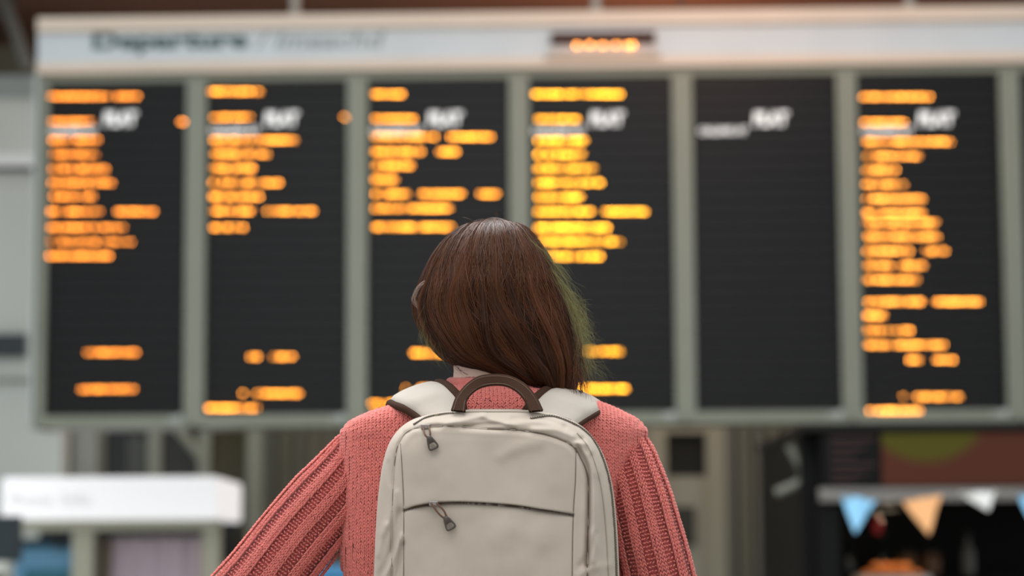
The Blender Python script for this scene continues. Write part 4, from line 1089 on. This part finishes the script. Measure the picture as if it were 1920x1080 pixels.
# stitched seams as thin threads lying in the grooves
def seam_line(pl, name='seam', r=.00045, m=m_thread, lift=.00035, n=200):
    p_ = onpack(pl, lift, n); return MB().tube(p_, r, 6).build(name, m, pack, smooth=True)
seam_line(seams['pipe'][3:117], 'piping', .0007, m_fab, .0004, 260)
seam_line(seams['pipe'][:58], r=.0006); seam_line(seams['inL']); seam_line(seams['inR'])
seam_line(seams['pipe'][60:118], r=.0010)
# pocket slit: dark brown strip painted as the shadow in the opening, widest at the left end
sl = seams['slit']; n_ = len(sl); wv_ = np.interp(np.linspace(0, 1, n_), [0, .10, .18, .4, .9, 1], [.3, 1.8, .6, .4, .4, .2])
V = []
ys_ = np.array([min(ysurf(x, y + q) for q in (-3, 0, 3)) for x, y in sl]); kh = np.hanning(13); kh /= kh.sum(); ys_ = np.convolve(np.pad(ys_, 6, 'edge'), kh, 'valid')
for (x, y), w_, yy_ in zip(sl, wv_, ys_):
    Y_ = yy_ - .0006
    V += [P(x, y - w_ * .7, Y_), P(x, y + w_ * .9, Y_), P(x, y + w_, Y_ + .006), P(x, y - w_, Y_ + .006)]
mesh('slit_shade', V, grid_faces(n_, 4, wrap_v=True), m_web, pack, label='dark painted shade in the pocket slit')
# zips: tape plus rows of little teeth
def zip_line(pl, n, name, half=2.0, lift=.002, tape=5.0):
    p_ = spline(pl, n); d_ = np.gradient(p_, axis=0); d_ /= np.linalg.norm(d_, axis=1)[:, None]; nn = np.stack([-d_[:, 1], d_[:, 0]], 1)
    Yl = np.array([ysurf(x, y) for x, y in p_]); k = np.hanning(9); k /= k.sum(); Yl = np.convolve(np.pad(Yl, 4, 'edge'), k, 'valid') - lift
    V = []
    for a, b in ((-tape, .0012), (-tape, 0), (tape, 0), (tape, .0012)):
        q = p_ + nn * a; V.append(Pa(q[:, 0], q[:, 1], Yl + b))
    V = np.stack(V, 1); tp = mesh(name, V.reshape(-1, 3), grid_faces(n, 4, wrap_v=True), m_tape, pack)
    tv, tf = [], []
    for i in range(n):
        s_ = 1 if i % 2 else -1
        q = p_[i] + nn[i] * s_ * half * .55
        c = np.array(P(q[0], q[1], Yl[i] - .0006)); e1 = np.array([d_[i][0], 0, -d_[i][1]]) * .00062; e2 = np.array([nn[i][0], 0, -nn[i][1]]) * .0011; e3 = np.array([0, .0007, 0])
        k = len(tv)
        for a in (-1, 1):
            for b in (-1, 1):
                for g in (-1, 1): tv.append(c + a * e1 + b * e2 + g * e3)
        tf += [tuple(j + k for j in f) for f in BF]
    mesh('zip_teeth', tv, tf, m_coil, tp, smooth=False, kind='stuff')
    return tp
zip_line([(776, 796), (800, 783), (828, 777), (850, 775)], 46, 'zip', 1.3, .0008, 2.4)
zip_line([(995, 785), (1030, 780), (1060, 788), (1090, 803), (1113, 826), (1131, 862), (1144, 910), (1151, 975), (1155, 1050), (1157, 1130)], 200, 'zip', 1.6, .0012, 2.8)
seam_line([(815, 779), (870, 773), (930, 772), (985, 773), (1030, 779)], r=.0012, m=m_tape, lift=.001)
seam_line([(1082, 812), (1103, 838), (1119, 880), (1130, 930), (1137, 1000), (1141, 1080)], r=.0009, m=m_tape, lift=.0006)
# zip pullers
def puller(sx, sy, x0, y0, x1, y1, lab):
    Yl = ysurf(sx, sy)
    body_ = MB(); c = P(sx, sy, Yl - .004)
    body_.box(c[0] - .0055, c[0] + .0055, c[1] - .0022, c[1] + .003, c[2] - .003, c[2] + .003, .001)
    sl_ = body_.build('zip_slider', m_metal, pack)
    Y2 = min(ysurf(x0, y0), ysurf(x1, y1)) - .0045
    A = np.array(P(x0, y0, Y2)); Bq = np.array(P(x1, y1, Y2)); ax = Bq - A; L_ = np.linalg.norm(ax); ax /= L_; sd = np.cross(ax, [0, 1, 0]); sd /= np.linalg.norm(sd)
    for k, s_ in enumerate((-1, 1)):
        q = [np.array(P(sx + s_ * 5, sy - 1, Yl - .0065)), np.array(P(sx, sy, Yl - .008)) * .3 + A * .7 + sd * s_ * .0035 + np.array([0, -.002, 0]), A + ax * .003 + sd * s_ * .0012]
        MB().tube(spline(q, 14), .0012, 8).build('cord', m_cord, sl_, smooth=True)
    # moulded tab: frame with an opening
    def ringp(w0, w1, a, b, n=40):
        out_ = []
        for t in np.linspace(0, 2 * math.pi, n, endpoint=False):
            cu, cv_ = sgnpow(np.cos(t), .55), sgnpow(np.sin(t), .55)
            v_ = (a + b) / 2 + (b - a) / 2 * cu; w_ = (w0 + (w1 - w0) * (v_ / L_)) * cv_; out_.append(A + ax * v_ + sd * w_)
        return np.array(out_)
    o1 = ringp(.0030, .0078, 0, L_); i1 = ringp(.0006, .0056, L_ * .52, L_ * .86); fr_ = np.array([0, -.0020, 0]); bk = np.array([0, .0020, 0])
    V = np.stack([o1 + fr_ * .5, o1 * .94 + o1.mean(0) * .06 + fr_, i1 + fr_, i1 + bk, o1 * .94 + o1.mean(0) * .06 + bk, o1 + bk * .5], 0)
    mesh('pull_tab', V.reshape(-1, 3), grid_faces(6, 40, True, True), m_pull, sl_, label=lab)
puller(798, 800, 803, 817, 815, 843, 'dark rubber pull tab')
puller(813, 944, 834, 968, 848, 993, 'dark rubber pull tab')
# webbing handle
def ribbon(name, e1, e2, thick, m, n=60, bulge=0.0, parent=pack, **kw):
    a = spline(e1, n); b = spline(e2, n); w = np.linspace(0, 1, 9)
    S = a[:, None] * (1 - w)[None, :, None] + b[:, None] * w[None, :, None]
    tu = np.gradient(S, axis=0); tv_ = (b - a)[:, None, :] + 0 * S; nn = np.cross(tu, tv_); nn /= np.linalg.norm(nn, axis=2)[..., None] + 1e-12
    if nn[n // 4, 4, 1] > 0: nn = -nn
    prof = np.sqrt(np.clip(1 - (2 * w - 1) ** 2, 0, 1)) * bulge + thick / 2
    T_ = S + nn * prof[None, :, None]; Bt = S - nn * prof[None, :, None]
    V = np.concatenate([T_, Bt[:, ::-1]], 1)
    return mesh(name, V.reshape(-1, 3), np.vstack([grid_faces(n, 18, wrap_v=True), ]), m, parent, **kw), a, b, nn
hY = [2.935, 2.945, 2.955, 2.965, 2.965, 2.955, 2.945, 2.935]
he1 = [P(x, y, Y) for (x, y), Y in zip([(846, 770), (856, 744), (878, 718), (905, 704), (950, 704), (984, 720), (1006, 746), (1018, 770)], hY)]
he2 = [P(x, y, Y - .006) for (x, y), Y in zip([(872, 772), (876, 750), (890, 734), (912, 724), (944, 723), (968, 734), (984, 752), (993, 772)], hY)]
hnd, a1, b1, _ = ribbon('carry_handle', he1, he2, .0035, m_web)
for f_ in (.14, .86):
    MB().tube(a1 * (1 - f_) + b1 * f_ + np.array([0, -.0018, 0]), .0004, 6).build('stitch_line', mat('web_stitch', (112, 90, 78), .8), hnd, smooth=True)
# shoulder straps
def strap(inner, outer, label):
    e_lo = 'left' in label
    e1 = [P(*q) for q in inner]; e2 = [P(*q) for q in outer]
    o, a, b, nn = ribbon('shoulder_strap', e1, e2, .007, m_pad, n=90, bulge=.007, label=label)
    for e_, er in ((a, .0070), (b, .0050 if e_lo else .0036)):
        v_, f_ = tube_vf(e_ + np.array([0, 0, .001 if er > .006 else 0]), er, 10); mesh('edge_binding', v_, f_, m_web, o)
    # brown mesh lining underneath
    return o, a, b
sL = strap([(868, 778, 2.965), (862, 752, 2.985), (850, 738, 3.00), (838, 727, 3.03), (826, 722, 3.07), (818, 726, 3.12), (812, 760, 3.18), (806, 850, 3.215), (800, 980, 3.22), (790, 1080, 3.22)],
          [(798, 794, 2.965), (778, 778, 2.985), (758, 766, 3.00), (742, 760, 3.03), (733, 756, 3.07), (730, 762, 3.12), (730, 790, 3.17), (732, 870, 3.205), (735, 990, 3.21), (740, 1080, 3.21)], 'left padded shoulder strap')
sR = strap([(985, 778, 2.965), (1000, 756, 2.985), (1012, 744, 3.00), (1026, 734, 3.03), (1038, 730, 3.07), (1046, 734, 3.12), (1052, 770, 3.18), (1058, 860, 3.215), (1062, 980, 3.22), (1070, 1080, 3.22)],
          [(1080, 800, 2.965), (1097, 788, 2.985), (1112, 779, 3.00), (1124, 772, 3.03), (1130, 766, 3.07), (1133, 772, 3.12), (1134, 800, 3.17), (1134, 880, 3.205), (1132, 990, 3.21), (1128, 1080, 3.21)], 'right padded shoulder strap')
for (x0_, x1_) in ((765, 715), (1100, 1150)):
    p_ = spline([P(x0_, 1075, 3.215), P(x0_ - (925 - x0_) * .18, 1200, 3.20), P(x0_ - (925 - x0_) * .38, 1290, 3.13), P(x0_ - (925 - x0_) * .38, 1340, 3.06), P(x1_, 1380, 2.99)], 40)
    v_, f_ = tube_vf(p_, .007, 8); mesh('lower_webbing', v_, f_, m_web, pack)
